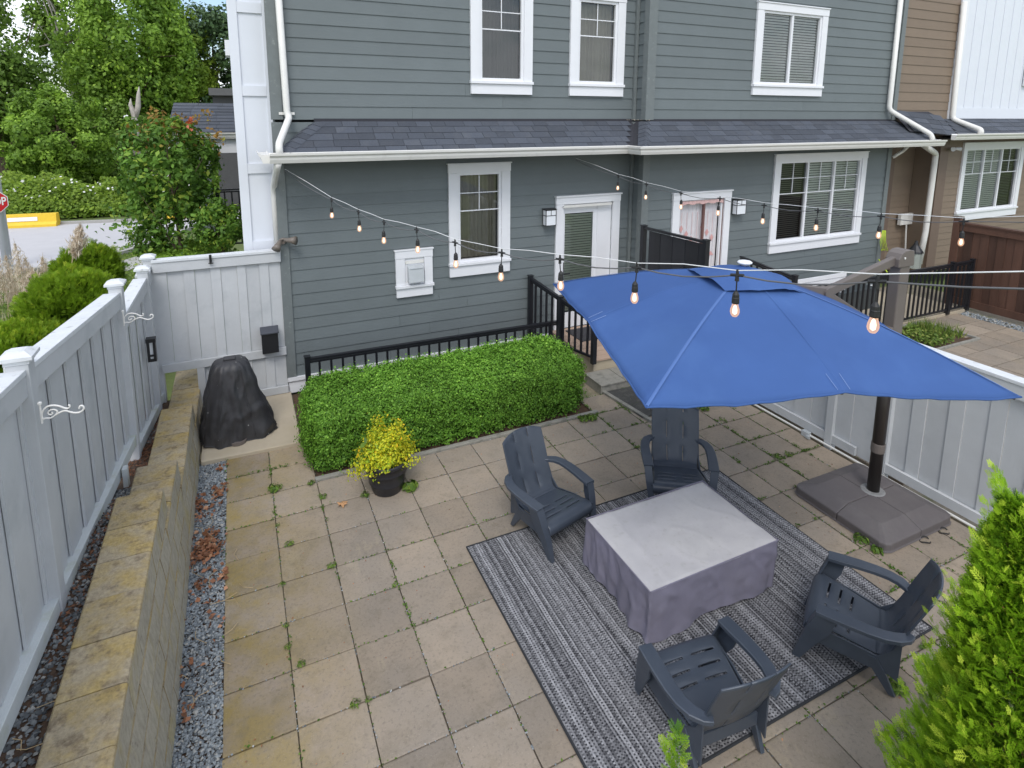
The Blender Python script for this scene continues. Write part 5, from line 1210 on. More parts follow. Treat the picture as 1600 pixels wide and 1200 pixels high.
# dead leaves on the gravel
P = []
for (px, py, s, n) in ((325, 850, .07, 120), (318, 868, .06, 90), (340, 770, .06, 40), (312, 785, .05, 40), (318, 800, .05, 30), (345, 735, .03, 14), (303, 925, .05, 12), (335, 900, .10, 25), (352, 900, .04, 10), (290, 1050, .05, 10), (285, 1120, .05, 14), (340, 965, .06, 10), (312, 930, .08, 12)):
    g_ = gz(px, py, 0)
    for _ in range(n): P.append((min(.01, g_.x + random.gauss(0, s)), g_.y + random.gauss(0, s * 1.4), .008 + random.random() * .015))
P = np.array(P); P = P[P[:, 0] > -.31]; tag(cloud('fallen_leaves', P, np.tile([0, 0, 1.0], (len(P), 1)), .045, DEADLEAF, None, .75, .5, .35), kind='stuff')
P = []
for _ in range(1500): y = random.uniform(.9, 3.0) if random.random() < .7 else random.uniform(-1.6, .3); P.append((random.uniform(-.95, -.68), y, bed_z(y) + random.random() * .02))
P = np.array(P); tag(cloud('bark_mulch', P, np.tile([0, 0, 1.0], (len(P), 1)), .035, DEADLEAF, None, .35, .6, .2, rvals=RNG.random(len(P)) * .4), kind='stuff')
b = MB()
for _ in range(26):
    if random.random() < .6: p = Vector((random.uniform(-.28, .15), random.uniform(-2.4, 1.3), .02))
    else: y = random.uniform(-2.6, 2); p = Vector((random.uniform(-.9, -.7), y, bed_z(y) + .03))
    an = random.uniform(0, 6.28); L = random.uniform(.08, .22); b.tube([p, p + Vector((math.cos(an) * L * .5, math.sin(an) * L * .5, .012)), p + Vector((math.cos(an + .4) * L, math.sin(an + .4) * L, .004))], .0022, 4)
tag(b.build('dry_twigs', M('straw', (.42, .31, .17), .8, .2, 30)), kind='stuff')
# one large dry leaf
g_ = gz(535, 790, 0); b = MB(); pts = [(0, -.055), (.02, -.02), (.055, -.03), (.035, .0), (.06, .025), (.025, .025), (.01, .065), (-.012, .03), (-.05, .045), (-.032, .008), (-.055, -.02), (-.02, -.018)]
b.add([(g_.x, g_.y, .028)] + [(g_.x + x, g_.y + y, .008 + .02 * ((i * 7) % 3) / 2) for i, (x, y) in enumerate(pts)], [(0, i + 1, (i + 1) % 12 + 1) for i in range(12)])
tag(b.build('dry_leaf', M('dry_leaf_brown', (.45, .25, .12), .8, .2, 60)), 'single curled brown leaf on the pavers left of the black pot', 'leaf')
# yard bed plants
P = []; Q = []
for _ in range(900): x = random.uniform(11.2, 11.85); y = random.uniform(.4, 1.2); P.append((x, y, random.uniform(.02, .14))); Q.append((0, -.2, 1))
tag(cloud('leafy_seedlings', np.array(P), np.array(Q), .06, BLADE, None, .6, .6, .2, origin=(11.5, .8, 0)), 'low leafy green seedlings in the left part of the neighbour garden bed', 'plant')
b = MB(); ps = []
def blades(name, n, fx, fy, z, h, w, mat, parent=None, lean=.25, zf=None):
    tv = [(-.5, 0, 0), (.5, 0, 0), (.35, 0, .5), (-.35, 0, .5), (0, .0, 1)]; tf = [(0, 1, 2, 3), (3, 2, 4)]
    P = np.stack([RNG.uniform(*fx, n), RNG.uniform(*fy, n), np.full(n, float(z))], 1)
    if zf is not None: P[:, 2] = [zf(a, c) for a, c in P[:, :2]]
    A = RNG.normal(0, lean, (n, 3)); A[:, 2] = 1; A /= np.linalg.norm(A, axis=1)[:, None]; T = RNG.normal(0, 1, (n, 3)); T -= A * (T * A).sum(1)[:, None]; T /= np.linalg.norm(T, axis=1)[:, None]
    S = np.stack([np.full(n, w), np.full(n, w), h * RNG.uniform(.5, 1.2, n)], 1)
    return scatter_mesh(name, tv, tf, P, S, mat, parent, frames=np.stack([T, np.cross(A, T), A], 1))
tag(blades('spring_onions', 420, (11.75, 12.4), (.5, 1.2), 0, .24, .014, BLADE), 'upright rows of green onion shoots in the neighbour garden bed', 'plant')

# ================================================================== SMALL THINGS
# string lights
def light_string(name, cord_pts, start, end, label, wire_pts):
    root = thing(name, start, label, 'string lights', 'string lights from the house wall')
    b = MB(); allp = [Vector(start)] + [Vector(p) for p in cord_pts] + [Vector(end)]
    fine = []
    for p, q_ in zip(allp, allp[1:]):
        for t in (0, .25, .5, .75): fine.append(p.lerp(q_, t) - Vector((0, 0, .030 * math.sin(math.pi * t))))
    fine.append(allp[-1]); b.tube(fine, .0042, 6); b.build('cord', CORD, root)
    b = MB(); w = [Vector(p) + Vector((0, 0, .028)) for p in allp]; fn = []
    for i, (p, q_) in enumerate(zip(w, w[1:])):
        for t in (0, .5): fn.append(p.lerp(q_, t) + Vector((0, 0, random.uniform(-.004, .004) + .008 * (t > 0))))
    fn.append(w[-1]); b.tube(fn, .0028, 6); b.build('guide_wire', WIRE, root)
    for i, p in enumerate(cord_pts):
        p = Vector(p); tilt = Vector((random.uniform(-.01, .012), random.uniform(-.01, .01), 0)); dr = (Vector(allp[min(i + 2, len(allp) - 1)]) - Vector(allp[i])).normalized()
        b = MB(); b.tube([p - dr * .035, p + dr * .035], .008, 8); b.tube([p + Vector((0, 0, .03)), p - Vector((0, 0, .03))], [.006, .011], 8)
        b.tube([p - Vector((0, 0, .03)), p + tilt * .6 - Vector((0, 0, .085))], .0035, 6)
        s0 = p + tilt - Vector((0, 0, .150)); b.lathe([(.017, 0), (.0195, .006), (.0185, .024), (.0195, .028), (.0175, .032), (.017, .048), (.010, .060), (.005, .066)], s0, 12); sk = b.build('socket', SOCKET, root, smooth=False)
        b = MB(); b.lathe([(.0005, -.072), (.012, -.068), (.020, -.057), (.0235, -.044), (.022, -.028), (.017, -.012), (.014, 0)], s0, 14); b.build('bulb', BULB, sk, smooth=True)
        b = MB(); b.lathe([(.001, -.060), (.011, -.052), (.012, -.034), (.008, -.016), (.003, -.008)], s0, 8); b.build('filament', FILA, sk, smooth=True)
def on_line(S, ang, d, t0, obs):
    u = Vector((math.cos(R_(ang)), math.sin(R_(ang)))); out = []
    for i, (px, py) in enumerate(obs):
        # the string hangs in one vertical plane: meet the sight line with it
        n = Vector((-u.y, u.x)); r = ray(px, py); t = ((S[0] - CAM.x) * n.x + (S[1] - CAM.y) * n.y) / (r.x * n.x + r.y * n.y); out.append(CAM + r * t)
    return out, u
obsA = [(518, 312), (560, 331), (600, 347), (651, 359), (711, 379), (784, 395), (875, 405), (995, 418), (1152, 430), (1371, 440)]
obsB = [(966, 275), (1010, 288), (1064, 302), (1125, 310), (1194, 321), (1278, 329), (1377, 338), (1506, 346)]
def dist_pts(S, ang, d, t0, obs):
    u = Vector((math.cos(R_(ang)), math.sin(R_(ang)), 0)); out = []
    for i, (px, py) in enumerate(obs):
        p = Vector((S[0], S[1], 0)) + u * (t0 + i * d); r = ray(px, py)
        t = ((p - CAM).x * FWD.x + (p - CAM).y * FWD.y) / (r.x * FWD.x + r.y * FWD.y); out.append(CAM + r * t)
    return out
SA, SB = wy(445, 267, 3.22), wy(900, 250, 3.22)
pa = dist_pts(SA, -76, .64, 1.6, obsA); pb = dist_pts(SB, -86, .66, 1.1, obsB)
endA = pa[-1] + (pa[-1] - pa[-2]) * 1.8 + Vector((0, 0, .06)); endB = pb[-1] + (pb[-1] - pb[-2]) * 3 + Vector((0, 0, .2))
light_string('string_lights', pa, SA, endA, 'nearer string of warm bulbs running from the left house corner past the umbrella', None)
light_string('string_lights', pb, SB, endB, 'farther string of warm bulbs starting under the eave above the glazed door', None)

# wall lamps
def wall_lamp(x0, x1, z0, z1, Y, label):
    r = thing('wall_lamp', ((x0 + x1) / 2, Y, z0), label, 'wall lamp', 'porch wall lamps'); y0, y1 = Y - .15, Y - .03
    b = MB(); t = .010; zs = z0 + (z1 - z0) * .62
    for x in (x0, x1 - t): 
        for y in (y0, y1 - t): b.box(x, x + t, y, y + t, z0, z1)
    for z in (z0, zs, z1 - t): b.box(x0 + t, x1 - t, y0, y0 + t, z, z + t); b.box(x0, x0 + t, y0 + t, y1 - t, z, z + t); b.box(x1 - t, x1, y0 + t, y1 - t, z, z + t)
    b.box((x0 + x1) / 2 - .004, (x0 + x1) / 2 + .004, y0, y0 + t, zs + t, z1 - t); b.box(x0 - .006, x1 + .006, y0 - .006, Y - .02, z1 + .001, z1 + .014); b.box(x0 + .03, x1 - .03, y1, Y - .016, z0 + .04, z1 - .03)
    b.build('frame', LAMPMETAL, r)
    b = MB(); b.box(x0 + .006, x1 - .006, y0 + .006, y1 - .006, z0 + .008, z1 - .006); b.build('glass', LAMPGLASS, r)
wall_lamp(4.95, 5.15, 2.20, 2.47, YA, 'square black framed wall lamp left of the glazed door'); wall_lamp(8.86, 9.10, 2.18, 2.46, YB, 'square black framed wall lamp right of the curtained door')
# twin floodlight at the corner above the gate
fl = thing('floodlight', (.86, 3.2, 2.2), 'twin grey brown floodlight on the house corner above the gate fence', 'floodlight')
c0 = wy(441, 377, 3.2); b = MB(); b.tube([c0 + Vector((.02, .05, .0)), c0 + Vector((.0, .0, .0))], .045, 12); b.tube([c0 + Vector((-.04, -.02, .03)), c0 + Vector((.05, -.02, .035))], .012, 6); b.build('mount', BRONZE, fl)
for sx, dv in ((-1, Vector((-.055, -.07, -.085))), (1, Vector((.115, -.07, .0)))):
    s = c0 + Vector((.025 * sx, -.03, .02)); b = MB(); b.tube([s, s + dv * .3, s + dv * .75, s + dv * 1.25], [.018, .030, .042, .062], 14); b.build('lamp_head', BRONZE, fl, smooth=True)
# mailbox on the gate fence
mbx = thing('mailbox', (.6, 3.15, .72), 'black metal letter box hung on the gate fence', 'mailbox')
p0, p1 = wy(408, 520, 3.12), wy(436, 549, 3.12); b = MB(); b.box(p0.x, p1.x, 3.09, 3.20, p1.z, p0.z); b.build('box', BLACKMETAL, mbx, bevel=.004)
b = MB(); b.hexa([(p0.x - .012, 3.065, p0.z - .02), (p1.x + .012, 3.065, p0.z - .02), (p1.x + .012, 3.2, p0.z + .03), (p0.x - .012, 3.2, p0.z + .03), (p0.x - .012, 3.065, p0.z), (p1.x + .012, 3.065, p0.z), (p1.x + .012, 3.2, p0.z + .055), (p0.x - .012, 3.2, p0.z + .055)]); b.build('lid', M('dark_slate_paint', (.05, .055, .07), .5), mbx, bevel=.003)
# gate latch
p = wy(329, 405, 3.17); b = MB(); b.box(p.x - .018, p.x + .012, 3.188, 3.203, p.z - .07, p.z + .055); b.tube([p + Vector((.0, 0, -.05)), p + Vector((.0, -.01, .05))], .010, 6); b.tube([p + Vector((-.03, 0, -.055)), p + Vector((.03, 0, -.055))], .008, 6)
tag(b.build('gate_latch', LAMPMETAL), 'dark metal latch at the top rail of the gate fence', 'latch')
# solar lamp on the left fence
p = wx(235, 546, -.735); sl_ = thing('fence_lamp', p, 'small black framed lamp on the left fence near the corner', 'fence lamp')
b = MB(); x0, x1 = p.x - .03, p.x + .060; ya_, yb_ = p.y - .05, p.y + .03; z0, z1 = p.z - .14, p.z + .10
b.box(x0 - .006, x1 + .006, ya_ - .008, yb_ + .008, z1, z1 + .045); b.box(x0, x0 + .026, ya_, yb_, z0, z1 - .001); b.box(x1 - .026, x1, ya_, yb_, z0, z1 - .001)
b.box(x0 + .027, x1 - .027, ya_, yb_, z0, z0 + .03); b.box(x0 + .027, x1 - .027, ya_, ya_ + .02, z0 + .065, z0 + .085); b.build('frame', LAMPMETAL, sl_)
b = MB(); b.box(x0 + .028, x1 - .028, ya_ + .022, yb_ - .004, z0 + .031, z1 - .003); b.build('glass', LAMPGLASS, sl_)
# scrolled plant hooks
def hook(base, s, label):
    r = thing('plant_hook', base, label, 'bracket', 'scrolled plant hooks on the left fence'); B = Vector(base)
    def Vv(a, z): return B + Vector((a * s * .96, -a * s * .10, z * s))
    b = MB(); b.tube([Vv(0, .55), Vv(0, -.55)], .006, 6); b.lathe([(.001, -.012), (.012, -.006), (.012, .006), (.001, .012)], Vv(0, .56), 8); b.build('back_plate', METAL_WHITE, r)
    b = MB()
    pth = [(.05, -.35), (.03, -.10), (.12, .15), (.30, .32), (.55, .36), (.85, .28), (1.10, .12), (1.28, .10), (1.34, .22), (1.27, .27)]
    def smooth(pp, k=4):
        o = []
        for i in range(len(pp) - 1):
            p0 = pp[max(i - 1, 0)]; p1 = pp[i]; p2 = pp[i + 1]; p3 = pp[min(i + 2, len(pp) - 1)]
            for t in np.linspace(0, 1, k, endpoint=False):
                o.append(tuple(.5 * (2 * p1[c] + (p2[c] - p0[c]) * t + (2 * p0[c] - 5 * p1[c] + 4 * p2[c] - p3[c]) * t * t + (3 * p1[c] - p0[c] - 3 * p2[c] + p3[c]) * t ** 3) for c in (0, 1)))
        o.append(pp[-1]); return o
    b.tube([Vv(*p) for p in smooth(pth)], .0055, 6)
    pth = [(.0, -.42), (.15, -.30), (.40, -.32), (.62, -.20), (.75, -.0), (.60, .12), (.40, .10), (.32, -.05), (.42, -.14), (.52, -.08), (.48, .0)]; b.tube([Vv(*p) for p in smooth(pth)], .0045, 6)
    pth = [(.66, -.18), (.85, -.08), (1.10, -.02), (1.30, -.12), (1.55, -.22), (1.80, -.20), (1.97, -.05), (1.93, .12), (1.80, .12), (1.76, .0)]; b.tube([Vv(*p) for p in smooth(pth)], .0055, 6)
    b.build('scroll', METAL_WHITE, r)
h1 = wx(64, 646, -.83); hook(h1, .115, 'larger scrolled white plant hook on the nearer fence post'); h2 = wx(193, 498, -.775); hook(h2, .135, 'smaller looking scrolled white plant hook on the second fence post')
# covered grill by the gate
gr = thing('covered_grill', (.10, 2.3, 0), 'kettle shape under a creased black cover, spotted white, standing by the gate', 'grill cover')
b = MB(); NZ, NA = 44, 120; vs2 = []; gc = Vector((.10, 2.33))
prof = [(0, .0, .0), (.05, 1.02, 1.0), (.15, 1.02, 1.0), (.3, .94, .94), (.5, .84, .85), (.7, .73, .76), (.86, .64, .70), (.95, .58, .64), (1.0, .50, .54), (1.02, .30, .33)]
def pr_(h):
    for (a0, r0, s0), (a1, r1, s1) in zip(prof[1:], prof[2:]):
        if h <= a1: f = (h - a0) / (a1 - a0); return r0 + (r1 - r0) * f, s0 + (s1 - s0) * f
    return prof[-1][1], prof[-1][2]
for k in range(NZ + 1):
    h = .05 + .97 * k / NZ; rx, ry = pr_(h)
    for i in range(NA):
        an = 2 * math.pi * i / NA; cs, sn = math.cos(an), math.sin(an)
        e = 3.0; rr = 1 / ((abs(cs) ** e + abs(sn) ** e) ** (1 / e))
        q3 = Vector((cs * 1.3, sn * 1.3, h * 1.5)); rg = 1 - abs(mn.noise(q3 * 1.7 + Vector((3, 1, 7)))) * 2.2; rg2 = 1 - abs(mn.noise(Vector((an * 1.9, h * 1.1, 2)))) * 2.4
        fold = .040 * max(0, rg - .35) * (1.15 - h) + .045 * max(0, rg2 - .3) * max(0, 1.0 - h) ** .7 + .018 * mn.noise(q3 * 3.1) + .006 * mn.noise(q3 * 9)
        x = (.36 * rx * rr + fold) * cs; y = (.30 * ry * rr + fold) * sn; z = h * 1.0 - .03 + .012 * math.sin(an * 7) * (h < .15) + (.03 * (cs > .2) * (h < .2) * 0)
        x += .10 * (1 - h) ** 2 * (cs > 0) * cs; 
        a_r = .12; vs2.append((gc.x + x * math.cos(a_r) - y * math.sin(a_r), gc.y + x * math.sin(a_r) + y * math.cos(a_r), z + .04))
vs2.append((gc.x, gc.y, 1.045)); b.add(vs2, [(k * NA + i, k * NA + (i + 1) % NA, (k + 1) * NA + (i + 1) % NA, (k + 1) * NA + i) for k in range(NZ) for i in range(NA)] + [(NZ * NA + i, NZ * NA + (i + 1) % NA, (NZ + 1) * NA) for i in range(NA)])
o = b.build('cover', GRILL_COVER, gr, smooth=True)
for i0_ in (int(NA * .68), int(NA * .82), int(NA * .93)):
    b = MB(); b.tube([Vector(vs2[k * NA + i0_]) + Vector((0, -.003, 0)) for k in range(0, NZ + 1, 2)], .0045, 5); b.build('cover_seam', GRILL_COVER, gr)
b = MB(); b.tube([Vector(vs2[i]) for i in range(NA)] + [Vector(vs2[0])], .008, 5); b.build('cover_hem', GRILL_COVER, gr)
b = MB(); b.box(gc.x - .07, gc.x + .07, gc.y - .05, gc.y + .05, 1.03, 1.062); b.build('lid_handle', GRILL_COVER, gr, bevel=.012)
b = MB(); b.lathe([(.09, .046), (.10, .05), (.10, .085), (.02, .09)], (gc.x + .03, gc.y - .26, 0), 16); b.build('foot', MAST, gr)
b = MB(); b.box(-.28, .0, 1.88, 2.0, -.03, .04); tag(b.build('loose_block', BLOCK, bevel=.01), 'small tan block lying in the gravel at the foot of the covered grill', 'block')
# door mats
b = MB(); b.hexa([(5.08, .55, .012), (6.15, .50, .012), (6.20, 1.36, .012), (5.05, 1.38, .012), (5.08, .55, .022), (6.15, .50, .022), (6.20, 1.36, .022), (5.05, 1.38, .022)])
tag(b.build('ground_mat', M('dark_grit_mat', (.055, .055, .052), .95, .35, 90, 0, .9, 200, col2=(.10, .10, .09), sscale=12, col3=(.35, .33, .29), s3scale=70, s30=.68, s31=.74)), 'dark gritty mat lying in front of the porch step', 'mat')
b = MB(); b.hexa([(5.35, 2.55, .315), (6.2, 2.55, .315), (6.2, 3.1, .315), (5.35, 3.1, .315), (5.35, 2.55, .327), (6.2, 2.55, .327), (6.2, 3.1, .327), (5.35, 3.1, .327)]); tag(b.build('door_mat', M('black_mat', (.04, .04, .045), .9, .1)), 'dark door mat on the porch behind the black balusters', 'mat')
# neighbour's wall things
def box_on(px0, py0, px1, py1, y, d, name, mat, label, cat): p, q_ = wy(px0, py0, y), wy(px1, py1, y); b = MB(); b.box(p.x, q_.x, y, y + d, q_.z, p.z); return tag(b.build(name, mat, bevel=.01), label, cat)
box_on(1409, 335, 1427, 350, YN + .40, .09, 'meter_box', METAL_WHITE, 'pale grey utility box on the brown wall between the two downspouts', 'utility box')
p, q_ = wy(1416, 351, YN + .42), wy(1414, 400, YN + .42); b = MB(); b.tube([p, q_], .02, 8); tag(b.build('utility_pipe', METAL_WHITE), 'thin white pipe running down from the pale utility box', 'pipe')
b = MB()
for k in range(5):
    c = [wy(1379 + 1.2 * k, 360, YB - .12), wy(1375 + 2.2 * k, 378, YB - .16), wy(1377 + 2.5 * k, 392, YB - .14), wy(1380 + k, 386, YB - .12)]; b.tube([c[0], c[1], c[2], c[3].lerp(c[2], .5)], .007, 6)
b.tube([wy(1373, 405, YB - .2), wy(1381, 418, 2.6), wy(1389, 429, 2.3)], .012, 6); tag(b.build('garden_hose', YGHOSE, smooth=True), 'bright yellow green hose hanging at the right corner of the grey house', 'hose')
ln_ = thing('lantern', wy(1427, 420, 2.2), 'glass garden lantern with a black top behind the neighbour railing', 'lantern'); p = wy(1427, 418, 2.2)
b = MB(); b.lathe([(.14, 0), (.14, .32), (.12, .34)], p, 10); b.build('glass', M('grey_green_glass', (.30, .33, .30), .2), ln_); b = MB(); b.lathe([(.16, .34), (.15, .37), (.05, .50), (.03, .58), (.0, .6)], p, 10); b.build('top', LAMPMETAL, ln_)
fl = thing('floodlight', wy(1487, 232, YN - .1), 'small white twin spotlight on the brown wall left of the window', 'floodlight'); p = wy(1487, 232, YN - .06)
b = MB(); b.tube([p, p + Vector((0, -.06, 0))], .035, 10); b.build('mount', WHITE, fl)
for s in (-1, 1): b = MB(); b.tube([p + Vector((.05 * s, -.06, 0)), p + Vector((.15 * s, -.12, -.01))], [.03, .05], 10); b.build('lamp_head', WHITE, fl)
box_on(1300, 462, 1366, 500, 2.2, .5, 'storage_chest', M('dark_chest', (.05, .06, .065), .5), 'dark low chest standing behind the black railing right of the umbrella peak', 'chest')
cb = thing('white_crate', (11, 2, .3), 'white slatted crate panel behind the long black railing', 'crate')
p, q_ = wy(1290, 459, 2.3), wy(1345, 462, 2.3)
for k in range(4): b = MB(); z = .55 + .095 * k; b.box(9.9, 11.4, 2.25, 2.28, z, z + .08); b.build('slat', WHITE, cb)
b = MB(); 
for x in (9.95, 11.3): b.box(x, x + .06, 2.281, 2.31, .06, .93)
b.build('frame', WHITE, cb)

# ================================================================== BEYOND THE FENCE
def crown_pts(c, rad, nb, n, blob=.30, low=-.75):
    """leaf points on many small clumps filling an ellipsoid, thicker on the outside"""
    c = np.array(c); rad = np.array(rad); B = []
    while len(B) < nb:
        p = RNG.normal(0, 1, 3); p /= np.linalg.norm(p); p *= RNG.uniform(.35, 1.0) ** .6
        if p[2] < low: continue
        B.append(p)
    B = np.array(B); br = blob * RNG.uniform(.6, 1.25, nb); k = RNG.integers(0, nb, n)
    d = RNG.normal(0, 1, (n, 3)); d[:, 2] += .35; d /= np.linalg.norm(d, axis=1)[:, None]; rr = RNG.uniform(.55, 1.08, n)[:, None]
    P = (B[k] * (1 - br[k][:, None] * .5) + d * br[k][:, None] * rr) * rad + c
    Q = d * .8 + B[k] * .4; return P, Q, (RNG.random(nb) * .5)[k]
def tree(name, base, c, rad, label, cat, mat, n=14000, leaf=.22, nb=60, blob=.3, group=None, trunk=.14, mat2=None, frac2=.0, bark=BARK, low=-.75, multi=1, aspect=.6):
    t = thing(name, base, label, cat, group); base = Vector(base); c = Vector(c); b = MB()
    for m_ in range(multi):
        bo = base + Vector((random.uniform(-.1, .1) * multi, random.uniform(-.1, .1) * multi, 0)); top = c + Vector((0, 0, rad[2] * .5)) + Vector((random.uniform(-.3, .3) * rad[0] * (multi > 1), 0, 0))
        pts = [bo.lerp(top, s) + Vector((random.uniform(-1, 1), random.uniform(-1, 1), 0)) * trunk * .5 * (s > 0) for s in (0, .25, .5, .75, 1)]; b.tube(pts, [trunk, trunk * .8, trunk * .62, trunk * .4, trunk * .12], 8)
        for i in range(11):
            s = random.uniform(.30, .95); p = bo.lerp(top, s); an = random.uniform(0, 6.28); e = c + Vector((math.cos(an) * rad[0] * .8, math.sin(an) * rad[1] * .8, rad[2] * random.uniform(-.3, .7)))
            b.tube([p, p.lerp(e, .5) + Vector((0, 0, .05 * rad[2])), e], [trunk * .32, trunk * .2, trunk * .06], 5)
    b.build('trunk', bark, t)
    P, Q, v = crown_pts(c, rad, nb, n, blob, low)
    rv = np.clip(v + RNG.normal(.3, .18, n), 0, 1)
    cloud('crown', P, Q, leaf, mat, t, aspect, .5, .2, rvals=rv)
    if mat2:
        sel = (P[:, 2] > c.z + rad[2] * .35) & (RNG.random(n) < frac2); P2 = P[sel] + RNG.normal(0, leaf * .3, (sel.sum(), 3)); cloud('young_leaves', P2, Q[sel], leaf * .85, mat2, t, aspect, .5, .2)
    return t
def pt(px, py, dep): return at_depth(px, py, dep)
def ptree(name, px, py, dep, rx, rz, label, mat, base_z=-.45, **k):
    c = pt(px, py, dep); s = dep / FPX; return tree(name, (c.x, c.y, base_z), c, (rx * s, rx * s, rz * s), label, 'tree', mat, **k)
G = 'trees of the wood across the street'
ptree('broadleaf_tree', -18, 120, 34, 85, 150, 'dark leaning broadleaf tree at the far left edge of the photo', FOLD, n=20000, leaf=.26, nb=110, blob=.22, group=G, trunk=.3)
ptree('broadleaf_tree', 118, 60, 44, 62, 105, 'tall tree with bare pale trunks against the blue gap in the sky', FOLD, n=8500, leaf=.32, nb=60, blob=.20, group=G, trunk=.42, multi=2, bark=SNAG)
ptree('broadleaf_tree', 205, 80, 40, 105, 150, 'big bright green broadleaf tree behind the dead snag', FOLB, n=30000, leaf=.28, nb=150, blob=.2, group=G, trunk=.35)
ptree('broadleaf_tree', 335, 120, 46, 90, 110, 'dark bluish green tree behind the entry porch roof', FOLN, n=22000, leaf=.30, nb=120, blob=.2, group=G, trunk=.3)
ptree('broadleaf_tree', 270, 110, 43, 62, 105, 'yellow green willowy tree left of the dark tree by the house', FOLY, n=15000, leaf=.28, nb=90, blob=.2, group=G, trunk=.25)
ptree('broadleaf_tree', 40, 215, 40, 110, 75, 'mid green tree filling in behind the round bright tree', FOLD, n=16000, leaf=.28, nb=90, blob=.22, group=G, trunk=.3)
ptree('broadleaf_tree', 180, 235, 38, 95, 80, 'shadowy undergrowth tree below the dead snag', FOLD, n=16000, leaf=.26, nb=90, blob=.24, group=G, trunk=.2)
ptree('broadleaf_tree', 330, 255, 37, 80, 70, 'dark green tree seen under the entry porch roof', FOLD, n=12000, leaf=.26, nb=70, blob=.24, group=G, trunk=.2)
ptree('broadleaf_tree', -60, 250, 36, 90, 90, 'green bushy tree cut by the left edge behind the stop sign', FOLB, n=9000, leaf=.26, nb=60, blob=.24, group=G, trunk=.2)
ptree('rounded_tree', 92, 222, 30, 78, 84, 'round bright green small tree just across the street', FOLB, n=34000, leaf=.19, nb=170, blob=.17, group=G, trunk=.16, low=-.9)
# far woods as one mass
P = []; 
for _ in range(34000):
    px = random.uniform(-420, 760); dep = random.uniform(52, 64); top = 130 + 60 * math.sin(px * .021) + 35 * math.sin(px * .06 + 1); 
    if 22 < px < 78: top = 235
    py = random.uniform(top, 330); P.append(tuple(pt(px, py, dep)))
P = np.array(P); tag(cloud('far_woods', P, np.tile([0, -.5, .8], (len(P), 1)), .75, FOLD, None, .7, .8, .2), kind='stuff')
sg = pt(208, 175, 33); b = MB(); b.tube([(sg.x, sg.y, -.45), sg + Vector((0, 0, -1)), sg + Vector((.05, 0, -.2)), sg + Vector((-.10, 0, .4)), sg + Vector((-.05, 0, .75))], [.24, .20, .15, .10, .01], 8)
b.tube([sg + Vector((.05, 0, -.4)), sg + Vector((.26, 0, .3)), sg + Vector((.34, 0, 1.0)), sg + Vector((.40, 0, 1.4))], [.14, .14, .09, .01], 8)
tag(b.build('dead_snag', SNAG, smooth=True), 'bleached forked dead tree stump rising above the street tree', 'dead tree')
# bramble bank along the far kerb
P = []; Q = []
for _ in range(46000):
    px = random.uniform(-260, 520); base = 352 - .055 * px if px > 0 else 352; d0 = gz(px, base, -.45); dep = (d0 - CAM).dot(FWD); dd = random.random()
    h = (1.45 + .25 * math.sin(px * .03) + .16 * math.sin(px * .08 + 2 + dd * 5) + .08 * math.sin(px * .21 + dd * 11)) * (.30 + .70 * min(1, dd * 2.2)) ; z = -.45 + h * random.random() ** .55
    p = pt(px, base, dep + .4 + 3.0 * dd); P.append((p.x, p.y, z)); Q.append((0, -.5, .8))
P = np.array(P); kz = (P[:, 2] + .45) / 1.8; tag(cloud('bramble_bank', P, np.array(Q), .17, FOLY, None, .65, .6, .2, rvals=np.clip(RNG.normal(.25, .2, len(P)) + .3 * kz, 0, 1)), kind='stuff')
sel = (RNG.random(len(P)) < .018) & (kz > .45); F = P[sel] + np.array([0, -.1, .08]); o = cloud('bramble_flowers', F, np.tile([0, -.6, .6], (len(F), 1)), .11, PETAL, None, .9, .4, .1); tag(o, kind='stuff')
# yellow barriers
def barrier(pa_, pb_, label, stripe=True):
    A, B = gz(*pa_, -.43), gz(*pb_, -.43); A.z = B.z = 0; d = (B - A).normalized(); n = Vector((-d.y, d.x, 0)); r = thing('road_barrier', (A.x, A.y, -.43), label, 'barrier', 'yellow road barriers')
    b = MB(); L = (B - A).length; h = .50; prof = [(.26, 0), (.26, .10), (.18, .20), (.15, h), (-.15, h), (-.18, .20), (-.26, .10), (-.26, 0)]
    vs3 = [A + n * o_ + Vector((0, 0, -.43 + z)) for o_, z in prof] + [B + n * o_ + Vector((0, 0, -.43 + z)) for o_, z in prof]; m = 8
    b.add(vs3, [(i, (i + 1) % m, m + (i + 1) % m, m + i) for i in range(m)] + [tuple(range(m)), tuple(reversed(range(m, 2 * m)))]); b.build('body', YELLOW, r)
    if stripe: 
        b = MB(); s = -1 if n.dot(A - CAM) > 0 else 1; a1 = A + d * L * .28; b1 = A + d * L * .72
        vs3 = [a1 + n * s * .135 + Vector((0, 0, -.43 + .25)), b1 + n * s * .135 + Vector((0, 0, -.43 + .25)), b1 + n * s * .118 + Vector((0, 0, -.43 + .40)), a1 + n * s * .118 + Vector((0, 0, -.43 + .40))]; vs3 = [v + n * s * .055 for v in vs3]
        b.add(vs3, [(0, 1, 2, 3)]); b.build('white_panel', SIGNWHITE, r)
barrier((-14, 357), (92, 352), 'yellow barrier with a white panel beyond the street, right of the stop sign'); barrier((258, 343), (278, 341), 'yellow barrier block seen left of the street tree trunk', False); barrier((292, 341), (312, 338), 'yellow barrier block seen right of the street tree trunk', False)
